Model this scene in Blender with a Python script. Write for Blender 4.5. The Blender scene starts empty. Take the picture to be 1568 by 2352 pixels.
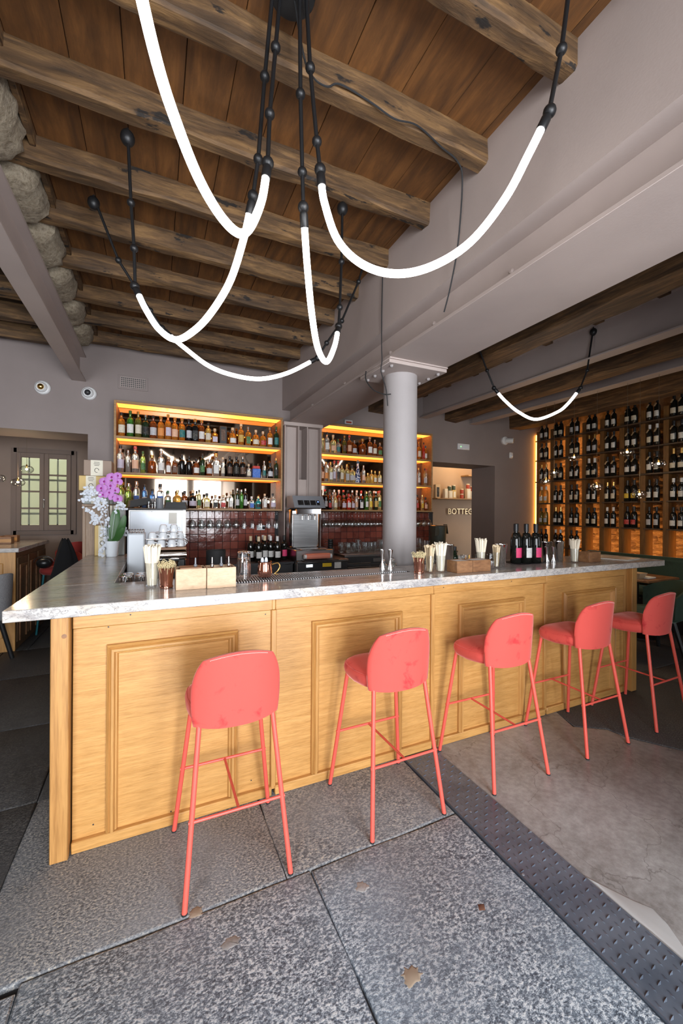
import bpy, math, random
from mathutils import Vector, Matrix

rng = random.Random(11)
scene = bpy.context.scene
COL = scene.collection
PI = math.pi

# ---------------------------------------------------------------- camera, world, lights, exposure
cam_d = bpy.data.cameras.new('camera')
cam = bpy.data.objects.new('camera', cam_d)
COL.objects.link(cam)
cam_d.sensor_fit = 'HORIZONTAL'
cam_d.sensor_width = 36.0
cam_d.lens = 36.0 * 925.5 / 1568.0
cam_d.clip_start = 0.02
cam_d.clip_end = 100
cam.matrix_world = (Matrix.Translation((0, 0, 1.52)) @ Matrix.Rotation(math.radians(-24.84), 4, 'Z')
                    @ Matrix.Rotation(PI / 2, 4, 'X') @ Matrix.Rotation(0.0067, 4, 'Z'))
scene.camera = cam

scene.view_settings.view_transform = 'Standard'
scene.view_settings.look = 'None'
scene.view_settings.gamma = 1.0
scene.view_settings.use_curve_mapping = False
scene.view_settings.exposure = 0.45

scene.cycles.max_bounces = 10
scene.cycles.diffuse_bounces = 4
scene.cycles.glossy_bounces = 4
scene.cycles.transmission_bounces = 10
scene.cycles.transparent_max_bounces = 24
scene.cycles.caustics_reflective = False
scene.cycles.adaptive_threshold = 0.03

world = bpy.data.worlds.new('daylight')
scene.world = world
world.use_nodes = True
wn = world.node_tree
wn.nodes['Background'].inputs['Color'].default_value = (0.82, 0.90, 1.0, 1)
wn.nodes['Background'].inputs['Strength'].default_value = 3.2


def area(name, loc, rot, sx, sy, power, color):
    d = bpy.data.lights.new(name, 'AREA')
    d.shape = 'RECTANGLE'
    d.size = sx
    d.size_y = sy
    d.energy = power
    d.color = color
    o = bpy.data.objects.new(name, d)
    COL.objects.link(o)
    o.location = loc
    o.rotation_euler = rot
    return o


# daylight entering through the street windows and the open door behind the camera
area('daylight_door', (.44, -2.42, 1.28), (math.radians(86), 0, 0), .84, 2.4, 112, (0.93, 0.96, 1.0))
area('daylight_door', (1.48, -2.42, 1.28), (math.radians(86), 0, 0), .76, 2.4, 92, (0.93, 0.96, 1.0))
area('daylight_window', (-2.3, -2.42, 1.75), (math.radians(84), 0, 0), 1.7, 2.2, 120, (0.93, 0.96, 1.0))
area('daylight_window', (5.0, -2.42, 1.75), (math.radians(84), 0, 0), .8, 2.2, 12, (0.95, 0.96, 1.0))


# ---------------------------------------------------------------- mesh helper
class MB:
    def __init__(self):
        self.v = []
        self.f = []

    def add(self, vs, fs):
        n = len(self.v)
        self.v += [tuple(p) for p in vs]
        self.f += [tuple(i + n for i in q) for q in fs]
        return self

    def box(self, x0, x1, y0, y1, z0, z1, b=0.0):
        if b <= 0:
            vs = [(x, y, z) for z in (z0, z1) for y in (y0, y1) for x in (x0, x1)]
            return self.add(vs, [(0, 2, 3, 1), (4, 5, 7, 6), (0, 1, 5, 4), (2, 6, 7, 3), (0, 4, 6, 2), (1, 3, 7, 5)])
        b = min(b, (x1 - x0) * .49, (y1 - y0) * .49, (z1 - z0) * .49)
        vs = []
        idx = {}
        X, Y, Z = (x0, x1), (y0, y1), (z0, z1)
        for i in (0, 1):
            for j in (0, 1):
                for k in (0, 1):
                    sx, sy, sz = (1 - 2 * i) * b, (1 - 2 * j) * b, (1 - 2 * k) * b
                    for a in range(3):
                        p = [X[i] + sx, Y[j] + sy, Z[k] + sz]
                        p[a] = (X[i], Y[j], Z[k])[a]
                        idx[(i, j, k, a)] = len(vs)
                        vs.append(tuple(p))
        fs = []
        for a in range(3):
            o = [q for q in range(3) if q != a]
            for s in (0, 1):
                loop = []
                for (m, n) in ((0, 0), (1, 0), (1, 1), (0, 1)):
                    c = [0, 0, 0]
                    c[a] = s
                    c[o[0]] = m
                    c[o[1]] = n
                    loop.append(idx[(c[0], c[1], c[2], a)])
                fs.append(tuple(loop))
        for a in range(3):
            o = [q for q in range(3) if q != a]
            for m in (0, 1):
                for n in (0, 1):
                    c0 = [0, 0, 0]
                    c0[o[0]] = m
                    c0[o[1]] = n
                    c1 = list(c0)
                    c1[a] = 1
                    fs.append((idx[(*c0, o[0])], idx[(*c1, o[0])], idx[(*c1, o[1])], idx[(*c0, o[1])]))
        for i in (0, 1):
            for j in (0, 1):
                for k in (0, 1):
                    fs.append(tuple(idx[(i, j, k, a)] for a in range(3)))
        return self.add(vs, fs)

    def lathe(self, prof, c=(0, 0, 0), n=20, ax=None, cap=True):
        """profile of (radius, height) turned about z through c, or about direction ax"""
        m = Matrix.Identity(3)
        if ax is not None:
            m = Vector((0, 0, 1)).rotation_difference(Vector(ax).normalized()).to_matrix()
        vs, fs = [], []
        for r, h in prof:
            for i in range(n):
                a = 2 * PI * i / n
                p = m @ Vector((r * math.cos(a), r * math.sin(a), h))
                vs.append((p.x + c[0], p.y + c[1], p.z + c[2]))
        for j in range(len(prof) - 1):
            for i in range(n):
                k = (i + 1) % n
                fs.append((j * n + i, j * n + k, (j + 1) * n + k, (j + 1) * n + i))
        if cap:
            if prof[0][0] > 1e-5:
                fs.append(tuple(range(n - 1, -1, -1)))
            if prof[-1][0] > 1e-5:
                q = (len(prof) - 1) * n
                fs.append(tuple(range(q, q + n)))
        return self.add(vs, fs)

    def tube(self, pts, r, n=10, cap=True):
        pts = [Vector(p) for p in pts]
        rs = r if isinstance(r, (list, tuple)) else [r] * len(pts)
        vs, fs = [], []
        t0 = (pts[1] - pts[0]).normalized()
        up = Vector((0, 0, 1)) if abs(t0.z) < .9 else Vector((1, 0, 0))
        nrm = t0.cross(up).normalized()
        prev = t0
        for i, p in enumerate(pts):
            t = (pts[min(i + 1, len(pts) - 1)] - pts[max(i - 1, 0)]).normalized()
            q = prev.rotation_difference(t)
            nrm = (q @ nrm).normalized()
            nrm = (nrm - t * nrm.dot(t)).normalized()
            prev = t
            bn = t.cross(nrm)
            for k in range(n):
                a = 2 * PI * k / n
                w = p + (nrm * math.cos(a) + bn * math.sin(a)) * rs[i]
                vs.append(tuple(w))
        m = len(pts)
        for j in range(m - 1):
            for k in range(n):
                l = (k + 1) % n
                fs.append((j * n + k, j * n + l, (j + 1) * n + l, (j + 1) * n + k))
        if cap:
            fs.append(tuple(range(n - 1, -1, -1)))
            fs.append(tuple(range((m - 1) * n, m * n)))
        return self.add(vs, fs)

    def cyl(self, p0, p1, r, n=12, r1=None):
        return self.tube([p0, p1], [r, r if r1 is None else r1], n)

    def prism(self, poly, axis, a, b):
        """closed 2-D outline extruded along an axis ('x','y','z') from a to b"""
        def P(u, w, t):
            return {'x': (t, u, w), 'y': (u, t, w), 'z': (u, w, t)}[axis]
        n = len(poly)
        vs = [P(u, w, a) for u, w in poly] + [P(u, w, b) for u, w in poly]
        fs = [tuple(range(n - 1, -1, -1)), tuple(range(n, 2 * n))]
        fs += [(i, (i + 1) % n, n + (i + 1) % n, n + i) for i in range(n)]
        return self.add(vs, fs)

    def sphere(self, c, r, n=16, m=10, sz=1.0):
        prof = [(max(1e-6, r * math.sin(PI * j / m)), -r * sz * math.cos(PI * j / m)) for j in range(m + 1)]
        return self.lathe(prof, c, n, cap=False)

    def grid(self, fn, nu, nv):
        vs = [tuple(fn(i / nu, j / nv)) for j in range(nv + 1) for i in range(nu + 1)]
        fs = [(j * (nu + 1) + i, j * (nu + 1) + i + 1, (j + 1) * (nu + 1) + i + 1, (j + 1) * (nu + 1) + i)
              for j in range(nv) for i in range(nu)]
        return self.add(vs, fs)

    def mesh(self, name, smooth=True, angle=38):
        me = bpy.data.meshes.new(name)
        me.from_pydata(self.v, [], self.f)
        import bmesh
        bm = bmesh.new()
        bm.from_mesh(me)
        bmesh.ops.recalc_face_normals(bm, faces=bm.faces)
        bm.to_mesh(me)
        bm.free()
        if smooth:
            me.polygons.foreach_set('use_smooth', [True] * len(me.polygons))
            me.set_sharp_from_angle(angle=math.radians(angle))
        me.update()
        return me


def world_origin(o):
    v = Vector((0, 0, 0))
    while o is not None:
        v += Vector(o.location)
        o = o.parent
    return v


def put(name, mesh, mat, parent=None, loc=(0, 0, 0), rot=None):
    """link a mesh (already in its own local space) as an object"""
    o = bpy.data.objects.new(name, mesh)
    COL.objects.link(o)
    if mat is not None:
        if not mesh.materials:
            mesh.materials.append(mat)
        elif mesh.materials[0] != mat:
            o.material_slots[0].link = 'OBJECT'
            o.material_slots[0].material = mat
    o.parent = parent
    o.location = loc
    if rot:
        o.rotation_euler = rot
    return o


def part(name, mb, mat, parent, smooth=True, angle=38, mod=None):
    """geometry given in world coordinates, stored relative to its (unrotated) parent"""
    if parent is not None:
        w = world_origin(parent)
        mb.v = [(x - w.x, y - w.y, z - w.z) for x, y, z in mb.v]
    return put(name, mb.mesh(name, smooth, angle), mat, parent)


def tag(o, label, cat=None, group=None, kind=None):
    o['label'] = label
    if cat:
        o['category'] = cat
    if group:
        o['group'] = group
    if kind:
        o['kind'] = kind
    return o


def thing(name, label, cat, loc=(0, 0, 0), rz=0.0, group=None):
    o = bpy.data.objects.new(name, None)
    COL.objects.link(o)
    o.empty_display_size = .05
    o.location = loc
    o.rotation_euler = (0, 0, rz)
    return tag(o, label, cat, group)


def struct(name, mb, mat, label=None, parent=None):
    o = part(name, mb, mat, parent)
    o['kind'] = 'structure'
    if label:
        o['label'] = label
    return o


def struct_root(name, label, loc=(0, 0, 0)):
    o = bpy.data.objects.new(name, None)
    COL.objects.link(o)
    o.location = loc
    o['kind'] = 'structure'
    o['label'] = label
    return o


def copy_tree(o, parent=None):
    c = o.copy()
    COL.objects.link(c)
    c.parent = parent
    for ch in [k for k in KIDS.get(o.name, [])]:
        copy_tree(ch, c)
    return c


KIDS = {}


def note_kids(root):
    """remember the children of a prototype so that copies need no search"""
    for o in [root] + list(root.children_recursive):
        KIDS[o.name] = list(o.children)


def catmull(pts, k=6):
    pts = [Vector(p) for p in pts]
    out = []
    n = len(pts)
    for i in range(n - 1):
        p0, p1, p2, p3 = pts[max(i - 1, 0)], pts[i], pts[i + 1], pts[min(i + 2, n - 1)]
        for j in range(k):
            t = j / k
            out.append(.5 * ((2 * p1) + (-p0 + p2) * t + (2 * p0 - 5 * p1 + 4 * p2 - p3) * t * t
                             + (-p0 + 3 * p1 - 3 * p2 + p3) * t ** 3))
    out.append(pts[-1])
    return out


# ---------------------------------------------------------------- materials
M = {}


def nm(name):
    m = bpy.data.materials.new(name)
    m.use_nodes = True
    nt = m.node_tree
    b = nt.nodes['Principled BSDF']
    M[name] = m
    return m, nt, b


def simple(name, col, rough=.5, metal=0.0, **kw):
    m, nt, b = nm(name)
    b.inputs['Base Color'].default_value = (*col, 1)
    b.inputs['Roughness'].default_value = rough
    b.inputs['Metallic'].default_value = metal
    for k, v in kw.items():
        k = k.replace('_', ' ')
        if k == 'Emission Color' or k == 'Sheen Tint':
            v = (*v, 1)
        b.inputs[k].default_value = v
    return m


def L(nt, a, b):
    nt.links.new(a, b)


def coords(nt, scale=(1, 1, 1), kind='Object', rand=False, rot=(0, 0, 0)):
    tc = nt.nodes.new('ShaderNodeTexCoord')
    mp = nt.nodes.new('ShaderNodeMapping')
    mp.inputs['Scale'].default_value = scale
    mp.inputs['Rotation'].default_value = rot
    L(nt, tc.outputs[kind], mp.inputs['Vector'])
    if rand:
        oi = nt.nodes.new('ShaderNodeObjectInfo')
        mu = nt.nodes.new('ShaderNodeVectorMath')
        mu.operation = 'SCALE'
        mu.inputs[0].default_value = (37, 53, 71)
        L(nt, oi.outputs['Random'], mu.inputs['Scale'])
        L(nt, mu.outputs[0], mp.inputs['Location'])
    return mp.outputs[0]


def noise(nt, vec, scale=5, detail=4, rough=.55, dist=0.0):
    n = nt.nodes.new('ShaderNodeTexNoise')
    n.inputs['Scale'].default_value = scale
    n.inputs['Detail'].default_value = detail
    n.inputs['Roughness'].default_value = rough
    n.inputs['Distortion'].default_value = dist
    L(nt, vec, n.inputs['Vector'])
    return n.outputs['Fac']


def ramp(nt, fac, stops):
    r = nt.nodes.new('ShaderNodeValToRGB')
    e = r.color_ramp.elements
    while len(e) < len(stops):
        e.new(.5)
    for i, (p, c) in enumerate(stops):
        e[i].position = p
        e[i].color = (*c, 1) if len(c) == 3 else c
    L(nt, fac, r.inputs['Fac'])
    return r.outputs['Color']


def mix(nt, fac, a, b, mode='MIX'):
    m = nt.nodes.new('ShaderNodeMix')
    m.data_type = 'RGBA'
    m.blend_type = mode
    for s, v in ((m.inputs['Factor'], fac), (m.inputs['A'], a), (m.inputs['B'], b)):
        if isinstance(v, (int, float)):
            s.default_value = v
        elif isinstance(v, tuple):
            s.default_value = (*v, 1)
        else:
            L(nt, v, s)
    return m.outputs['Result']


def bump(nt, b, h, strength=.3, dist=.01):
    n = nt.nodes.new('ShaderNodeBump')
    n.inputs['Strength'].default_value = strength
    n.inputs['Distance'].default_value = dist
    L(nt, h, n.inputs['Height'])
    L(nt, n.outputs['Normal'], b.inputs['Normal'])


def g(v):
    return (v, v, v)


def wood(name, light, dark, scale, rough=.45, bs=.15, rand=True, mid=None, coat=0.0, fine=1.0):
    m, nt, b = nm(name)
    v = coords(nt, scale, rand=rand)
    n1 = noise(nt, v, 1.0, 6, .62, .6)
    n2 = noise(nt, coords(nt, tuple(s * 4 for s in scale), rand=rand), 1.0, 3, .7)
    c1 = ramp(nt, n1, [(.30, dark), (.5, mid or tuple((a + c) / 2 for a, c in zip(light, dark))), (.68, light)])
    c2 = mix(nt, .35 * fine, c1, ramp(nt, n2, [(.35, tuple(x * .55 for x in dark)), (.6, light)]), 'MIX')
    L(nt, c2, b.inputs['Base Color'])
    b.inputs['Roughness'].default_value = rough
    b.inputs['Coat Weight'].default_value = coat
    bump(nt, b, n2, bs, .004)
    return m


wood('oak_panel', (.60, .325, .105), (.42, .20, .048), (3.2, 44, 48), .42, .12, fine=.8)
wood('oak_upright', (.58, .31, .10), (.40, .19, .047), (30, 30, 1.4), .42, .12, fine=.8)
wood('pine_post', (.58, .31, .10), (.32, .135, .03), (16, 16, .9), .45, .2)
wood('shelf_oak', (.42, .24, .09), (.25, .13, .05), (2, 22, 26), .5, .12)
wood('shelf_dark', (.10, .065, .04), (.05, .032, .02), (22, 2, 22), .5, .12)
wood('wine_post', (.24, .12, .036), (.12, .055, .017), (22, 22, 1.6), .5, .12)
wood('walnut', (.34, .17, .075), (.15, .06, .025), (3, 9, 9), .45, .1)
wood('box_pine', (.70, .50, .33), (.55, .36, .21), (4, 9, 9), .6, .1)
wood('cabinet_dark', (.22, .125, .06), (.10, .055, .026), (20, 20, 2), .45, .12)
wood('light_wood', (.74, .60, .40), (.62, .47, .29), (20, 20, 3), .6, .05)
wood('grey_oak', (.36, .25, .17), (.24, .16, .10), (26, 26, 2), .55, .12)


def old_timber(name, light, mid, dark, scale, spots=True, bs=.6):
    m, nt, b = nm(name)
    n1 = noise(nt, coords(nt, scale, rand=True), 1.0, 7, .65, .5)
    col = ramp(nt, n1, [(.28, dark), (.47, mid), (.66, light)])
    n3 = noise(nt, coords(nt, tuple(s * .35 + .8 for s in scale), rand=True), 2.2, 5, .7)
    col = mix(nt, ramp(nt, n3, [(.45, g(0)), (.68, g(.75))]), col, tuple(x * .5 for x in mid))
    if spots:
        n2 = noise(nt, coords(nt, (3.4, 9, 9), rand=True), 1.6, 5, .62)
        col = mix(nt, ramp(nt, n2, [(.61, g(0)), (.655, g(.95))]), col, (.008, .006, .005))
    L(nt, col, b.inputs['Base Color'])
    b.inputs['Roughness'].default_value = .72
    bump(nt, b, n1, bs, .012)
    return m


old_timber('joist_timber', (.245, .135, .052), (.10, .053, .022), (.028, .016, .008), (2.4, 20, 20))
old_timber('beam_timber', (.24, .125, .05), (.10, .052, .022), (.028, .016, .009), (24, 2.4, 24), False)
old_timber('ceiling_board', (.21, .086, .021), (.135, .053, .012), (.055, .023, .007), (13, 1.5, 13), False, .35)
old_timber('ceiling_board_dark', (.085, .05, .026), (.045, .027, .014), (.018, .011, .007), (13, 1.5, 13), False, .35)

# painted walls and steel
for nme, c, s in (('wall_paint', (.255, .208, .195), 60), ('steel_paint', (.42, .345, .315), 90), ('column_paint', (.34, .31, .305), 90),
                  ('taupe_paint', (.22, .165, .135), 60), ('ochre_paint', (.40, .26, .15), 60), ('window_paint', (.16, .118, .098), 60)):
    m, nt, b = nm(nme)
    v = coords(nt)
    n = noise(nt, v, 1.3, 4)
    L(nt, ramp(nt, n, [(.3, tuple(x * .9 for x in c)), (.7, tuple(x * 1.08 for x in c))]), b.inputs['Base Color'])
    b.inputs['Roughness'].default_value = .62
    bump(nt, b, noise(nt, v, s, 3), .10, .004)

# floor stone, concrete, plate
def granite(name, dark, mid, light, warm):
    m, nt, b = nm(name)
    v = coords(nt, rand=True)
    n1 = noise(nt, coords(nt, (1, 1.5, 1), rand=True), 90, 4, .75)
    n2 = noise(nt, v, 2.2, 5, .6)
    n3 = noise(nt, v, 9, 5, .65)
    sp = ramp(nt, n1, [(.39, dark), (.5, mid), (.58, light), (.66, warm)])
    col = mix(nt, ramp(nt, n2, [(.40, g(0)), (.66, g(.55))]), sp, tuple(x * 1.25 for x in mid))
    col = mix(nt, ramp(nt, n3, [(.56, g(0)), (.78, g(.55))]), col, dark)
    L(nt, col, b.inputs['Base Color'])
    b.inputs['Roughness'].default_value = .62
    L(nt, ramp(nt, n1, [(.3, g(.45)), (.7, g(.75))]), b.inputs['Roughness'])
    bump(nt, b, n1, .5, .004)


granite('granite', (.046, .062, .084), (.195, .245, .295), (.55, .61, .655), (.70, .725, .71))
granite('granite_worn', (.05, .054, .062), (.17, .178, .19), (.38, .37, .35), (.52, .44, .32))
granite('granite_dark', (.018, .019, .021), (.05, .05, .052), (.11, .108, .105), (.15, .132, .108))

m, nt, b = nm('concrete')
v = coords(nt)
n1 = noise(nt, v, 1.6, 8, .62)
n2 = noise(nt, v, 26, 5, .7)
c = ramp(nt, n1, [(.30, (.14, .125, .115)), (.5, (.30, .29, .28)), (.68, (.47, .465, .46))])
c = mix(nt, .35, c, ramp(nt, n2, [(.35, (.12, .11, .10)), (.65, (.43, .425, .42))]))
vo = nt.nodes.new('ShaderNodeTexVoronoi')
vo.feature = 'DISTANCE_TO_EDGE'
vo.inputs['Scale'].default_value = 1.7
dv = nt.nodes.new('ShaderNodeVectorMath')
dv.operation = 'ADD'
nz = nt.nodes.new('ShaderNodeTexNoise')
nz.inputs['Scale'].default_value = 5
nz.inputs['Detail'].default_value = 5
L(nt, v, nz.inputs['Vector'])
L(nt, v, dv.inputs[0])
sc_ = nt.nodes.new('ShaderNodeVectorMath')
sc_.operation = 'SCALE'
sc_.inputs['Scale'].default_value = .35
L(nt, nz.outputs['Color'], sc_.inputs[0])
L(nt, sc_.outputs[0], dv.inputs[1])
L(nt, dv.outputs[0], vo.inputs['Vector'])
crack = ramp(nt, vo.outputs['Distance'], [(0.0, g(.55)), (.006, g(0))])
c = mix(nt, crack, c, (.06, .05, .045))
L(nt, c, b.inputs['Base Color'])
b.inputs['Roughness'].default_value = .34
bump(nt, b, n2, .15, .003)

simple('mortar', (.03, .03, .032), .9)
simple('white_screed', (.40, .40, .395), .8)
simple('repair', (.30, .235, .17), .9)
simple('lamp_cord', (.14, .10, .06), .6)
m, nt, b = nm('checker_plate')
n = noise(nt, coords(nt), 6, 5)
L(nt, ramp(nt, n, [(.3, (.085, .105, .14)), (.7, (.16, .19, .235))]), b.inputs['Base Color'])
b.inputs['Metallic'].default_value = .25
L(nt, ramp(nt, n, [(.3, g(.26)), (.7, g(.42))]), b.inputs['Roughness'])

# marble
m, nt, b = nm('marble')
v = coords(nt, (1.0, 3.2, 2.2), rot=(0, 0, .06))
w1 = noise(nt, v, 2.4, 9, .68, 1.6)
w2 = noise(nt, v, 7.0, 8, .7, 2.2)
col = ramp(nt, w1, [(.26, (.22, .21, .21)), (.40, (.40, .38, .37)), (.52, (.60, .565, .53)), (.63, (.50, .44, .38)), (.74, (.62, .59, .57))])
vein = ramp(nt, w2, [(.48, g(0)), (.50, g(.9)), (.52, g(0))])
col = mix(nt, vein, col, (.10, .105, .115))
w3 = noise(nt, v, 1.3, 6, .6, .8)
col = mix(nt, ramp(nt, w3, [(.55, g(0)), (.72, g(.45))]), col, (.55, .36, .20))
L(nt, col, b.inputs['Base Color'])
b.inputs['Roughness'].default_value = .16
b.inputs['Specular IOR Level'].default_value = .5

# velvet upholstery
def velvet(name, c, c2, sheen=.7):
    m, nt, b = nm(name)
    v = coords(nt, rand=True)
    n = noise(nt, v, 9, 4, .6, .4)
    col = ramp(nt, n, [(.40, c), (.58, c), (.70, c2)])
    L(nt, col, b.inputs['Base Color'])
    b.inputs['Roughness'].default_value = .85
    b.inputs['Sheen Weight'].default_value = sheen
    b.inputs['Sheen Roughness'].default_value = .35
    b.inputs['Sheen Tint'].default_value = (1, .55, .5, 1) if c[0] > .2 else (.5, .7, .55, 1)
    bump(nt, b, noise(nt, v, 260, 2), .12, .002)


velvet('coral_velvet', (.68, .082, .064), (.50, .026, .030))
velvet('red_velvet', (.30, .03, .025), (.2, .015, .014), .3)
velvet('green_velvet', (.028, .055, .036), (.02, .038, .026), .35)
simple('coral_paint', (.74, .105, .075), .4)
simple('teal_paint', (.01, .16, .20), .4)
m, nt, b = nm('grey_tweed')
n = noise(nt, coords(nt), 220, 2, .8)
L(nt, ramp(nt, n, [(.35, (.20, .205, .22)), (.65, (.44, .45, .47))]), b.inputs['Base Color'])
b.inputs['Roughness'].default_value = .9
simple('stitch', (.95, .75, .7), .7)
simple('black_cloth', (.006, .006, .007), .95)
simple('black_leather', (.012, .012, .013), .3)

# metals, plastics, glass
simple('black_metal', (.012, .012, .013), .42, .3)
simple('black_paint', (.012, .012, .013), .4)
simple('black_rubber', (.015, .015, .016), .75)
simple('steel', (.50, .50, .50), .25, 1.0)
simple('chrome', (.80, .80, .80), .08, 1.0)
m, nt, b = nm('brushed_steel')
n = noise(nt, coords(nt, (1, 1, 40)), 4, 4)
L(nt, ramp(nt, n, [(.3, g(.34)), (.7, g(.48))]), b.inputs['Base Color'])
b.inputs['Metallic'].default_value = 1
b.inputs['Roughness'].default_value = .30
simple('copper', (.80, .37, .27), .12, 1.0)
simple('brass', (.75, .48, .16), .25, 1.0)
simple('gold_letter', (.62, .45, .24), .35, .8)
simple('grey_plastic', (.20, .21, .23), .45)
simple('dark_plastic', (.03, .03, .033), .4)
simple('white_plastic', (.72, .72, .72), .4)
simple('white_enamel', (.62, .67, .72), .35)
simple('porcelain', (.74, .77, .80), .12)
simple('paper', (.78, .75, .68), .8)
simple('kraft', (.55, .40, .24), .8)
simple('straw_paper', (.80, .71, .56), .7)
simple('bamboo', (.70, .58, .33), .6)
simple('mirror', (.34, .28, .22), .04, 1.0)
simple('glass_clear', (1, 1, 1), .02, 0, Transmission_Weight=1.0, IOR=1.45)
m, nt, b = nm('glass_thin')
nt.nodes.remove(b)
tb_ = nt.nodes.new('ShaderNodeBsdfTransparent')
tb_.inputs['Color'].default_value = (.96, .97, .97, 1)
gb_ = nt.nodes.new('ShaderNodeBsdfGlossy')
gb_.inputs['Roughness'].default_value = .03
lw0 = nt.nodes.new('ShaderNodeLayerWeight')
lw0.inputs['Blend'].default_value = .5
pw_ = nt.nodes.new('ShaderNodeMath')
pw_.operation = 'POWER'
pw_.inputs[1].default_value = 3.0
L(nt, lw0.outputs['Facing'], pw_.inputs[0])
lw_ = nt.nodes.new('ShaderNodeMath')
lw_.operation = 'MULTIPLY_ADD'
lw_.inputs[1].default_value = .85
lw_.inputs[2].default_value = .10
L(nt, pw_.outputs[0], lw_.inputs[0])
mx_ = nt.nodes.new('ShaderNodeMixShader')
L(nt, lw_.outputs[0], mx_.inputs[0])
L(nt, tb_.outputs[0], mx_.inputs[1])
L(nt, gb_.outputs[0], mx_.inputs[2])
L(nt, mx_.outputs[0], nt.nodes['Material Output'].inputs['Surface'])
simple('yellow_sticker', (.85, .55, .02), .6)
simple('red_screen', (.8, .03, .02), .5, 0, Emission_Color=(1, .05, .03), Emission_Strength=2.0)
simple('blue_light', (.1, .2, .9), .5, 0, Emission_Color=(.15, .3, 1), Emission_Strength=4.0)
simple('white_led', (.9, .95, 1), .5, 0, Emission_Color=(.8, .9, 1), Emission_Strength=3.0)
simple('green_led', (.2, .9, .2), .5, 0, Emission_Color=(.2, 1, .2), Emission_Strength=2.0)
simple('salmon_roll', (.72, .24, .16), .35)
simple('blue_front', (.02, .10, .19), .35)
simple('led_tube', (1, 1, 1), .4, 0, Emission_Color=(1.0, .94, .88), Emission_Strength=7.5)
simple('led_amber', (1, .6, .2), .4, 0, Emission_Color=(1.0, .30, .04), Emission_Strength=2.1)
simple('bulb', (1, .9, .7), .4, 0, Emission_Color=(1.0, .72, .42), Emission_Strength=90.0)
simple('leaf_green', (.03, .10, .02), .35)
simple('orchid_pink', (.52, .20, .55), .6, 0, Subsurface_Weight=.1)
simple('orchid_throat', (.30, .02, .22), .6)
simple('frost_leaf', (.62, .66, .72), .6)
simple('plant_stem', (.035, .03, .02), .6)
simple('gold_box', (.55, .38, .12), .5)
simple('brown_box', (.16, .10, .055), .6)
simple('cream_box', (.66, .58, .44), .7)
simple('ink', (.03, .025, .02), .7)
simple('jar_green', (.06, .09, .05), .5)
simple('jar_red', (.40, .07, .04), .5)
simple('rust', (.13, .055, .03), .9)
simple('shade_grille', (.06, .06, .06), .6)
simple('bucket_green', (.05, .055, .042), .45)
simple('napkin', (.80, .78, .75), .9)

m, nt, b = nm('rough_plaster')
v = coords(nt, rand=True)
n1 = noise(nt, v, 9, 8, .7)
n2 = noise(nt, v, 45, 5, .7)
L(nt, mix(nt, .4, ramp(nt, n1, [(.3, (.12, .085, .05)), (.52, (.27, .215, .14)), (.7, (.38, .325, .235))]),
          ramp(nt, n2, [(.35, (.13, .10, .07)), (.6, (.48, .42, .33))])), b.inputs['Base Color'])
b.inputs['Roughness'].default_value = .95
bump(nt, b, n1, .9, .03)

m, nt, b = nm('rubble_stone')
v = coords(nt, rand=True)
n1 = noise(nt, v, 6, 7, .7)
n2 = noise(nt, v, 22, 5, .7)
L(nt, ramp(nt, n1, [(.3, (.10, .055, .028)), (.5, (.26, .16, .085)), (.7, (.42, .29, .17))]), b.inputs['Base Color'])
b.inputs['Roughness'].default_value = .85
bump(nt, b, n2, .8, .02)

m, nt, b = nm('red_tile')
v = coords(nt, rand=True)
n1 = noise(nt, v, 9, 5, .6)
oi = nt.nodes.new('ShaderNodeObjectInfo')
c1 = ramp(nt, oi.outputs['Random'], [(0, (.13, .032, .024)), (.5, (.19, .046, .033)), (1, (.26, .068, .046))])
L(nt, mix(nt, ramp(nt, n1, [(.4, g(0)), (.75, g(.5))]), c1, (.30, .10, .07)), b.inputs['Base Color'])
b.inputs['Roughness'].default_value = .10
bump(nt, b, n1, .28, .01)


# bottle glass, labels
def bottle_glass(name, c, tr=.75, rough=.04):
    return simple(name, c, rough, 0, Transmission_Weight=tr, IOR=1.4, Coat_Weight=.4)


bottle_glass('glass_amber', (.85, .36, .05))
bottle_glass('glass_honey', (.93, .62, .16))
bottle_glass('glass_dark_amber', (.32, .085, .02), .6)
bottle_glass('glass_green', (.10, .36, .06))
bottle_glass('glass_olive', (.26, .25, .05))
bottle_glass('glass_dark_green', (.02, .045, .02), .4)
bottle_glass('glass_black', (.008, .008, .008), .1)
bottle_glass('glass_gin', (.93, .95, .92), .9)
bottle_glass('glass_lime', (.62, .85, .25), .85)
bottle_glass('glass_pale_yellow', (.95, .86, .45), .85)
bottle_glass('glass_blue', (.16, .38, .78), .7)
bottle_glass('glass_teal', (.03, .42, .46), .6)
bottle_glass('glass_red', (.75, .06, .03), .6)
bottle_glass('glass_wine', (.012, .012, .010), .15, .06)


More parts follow.
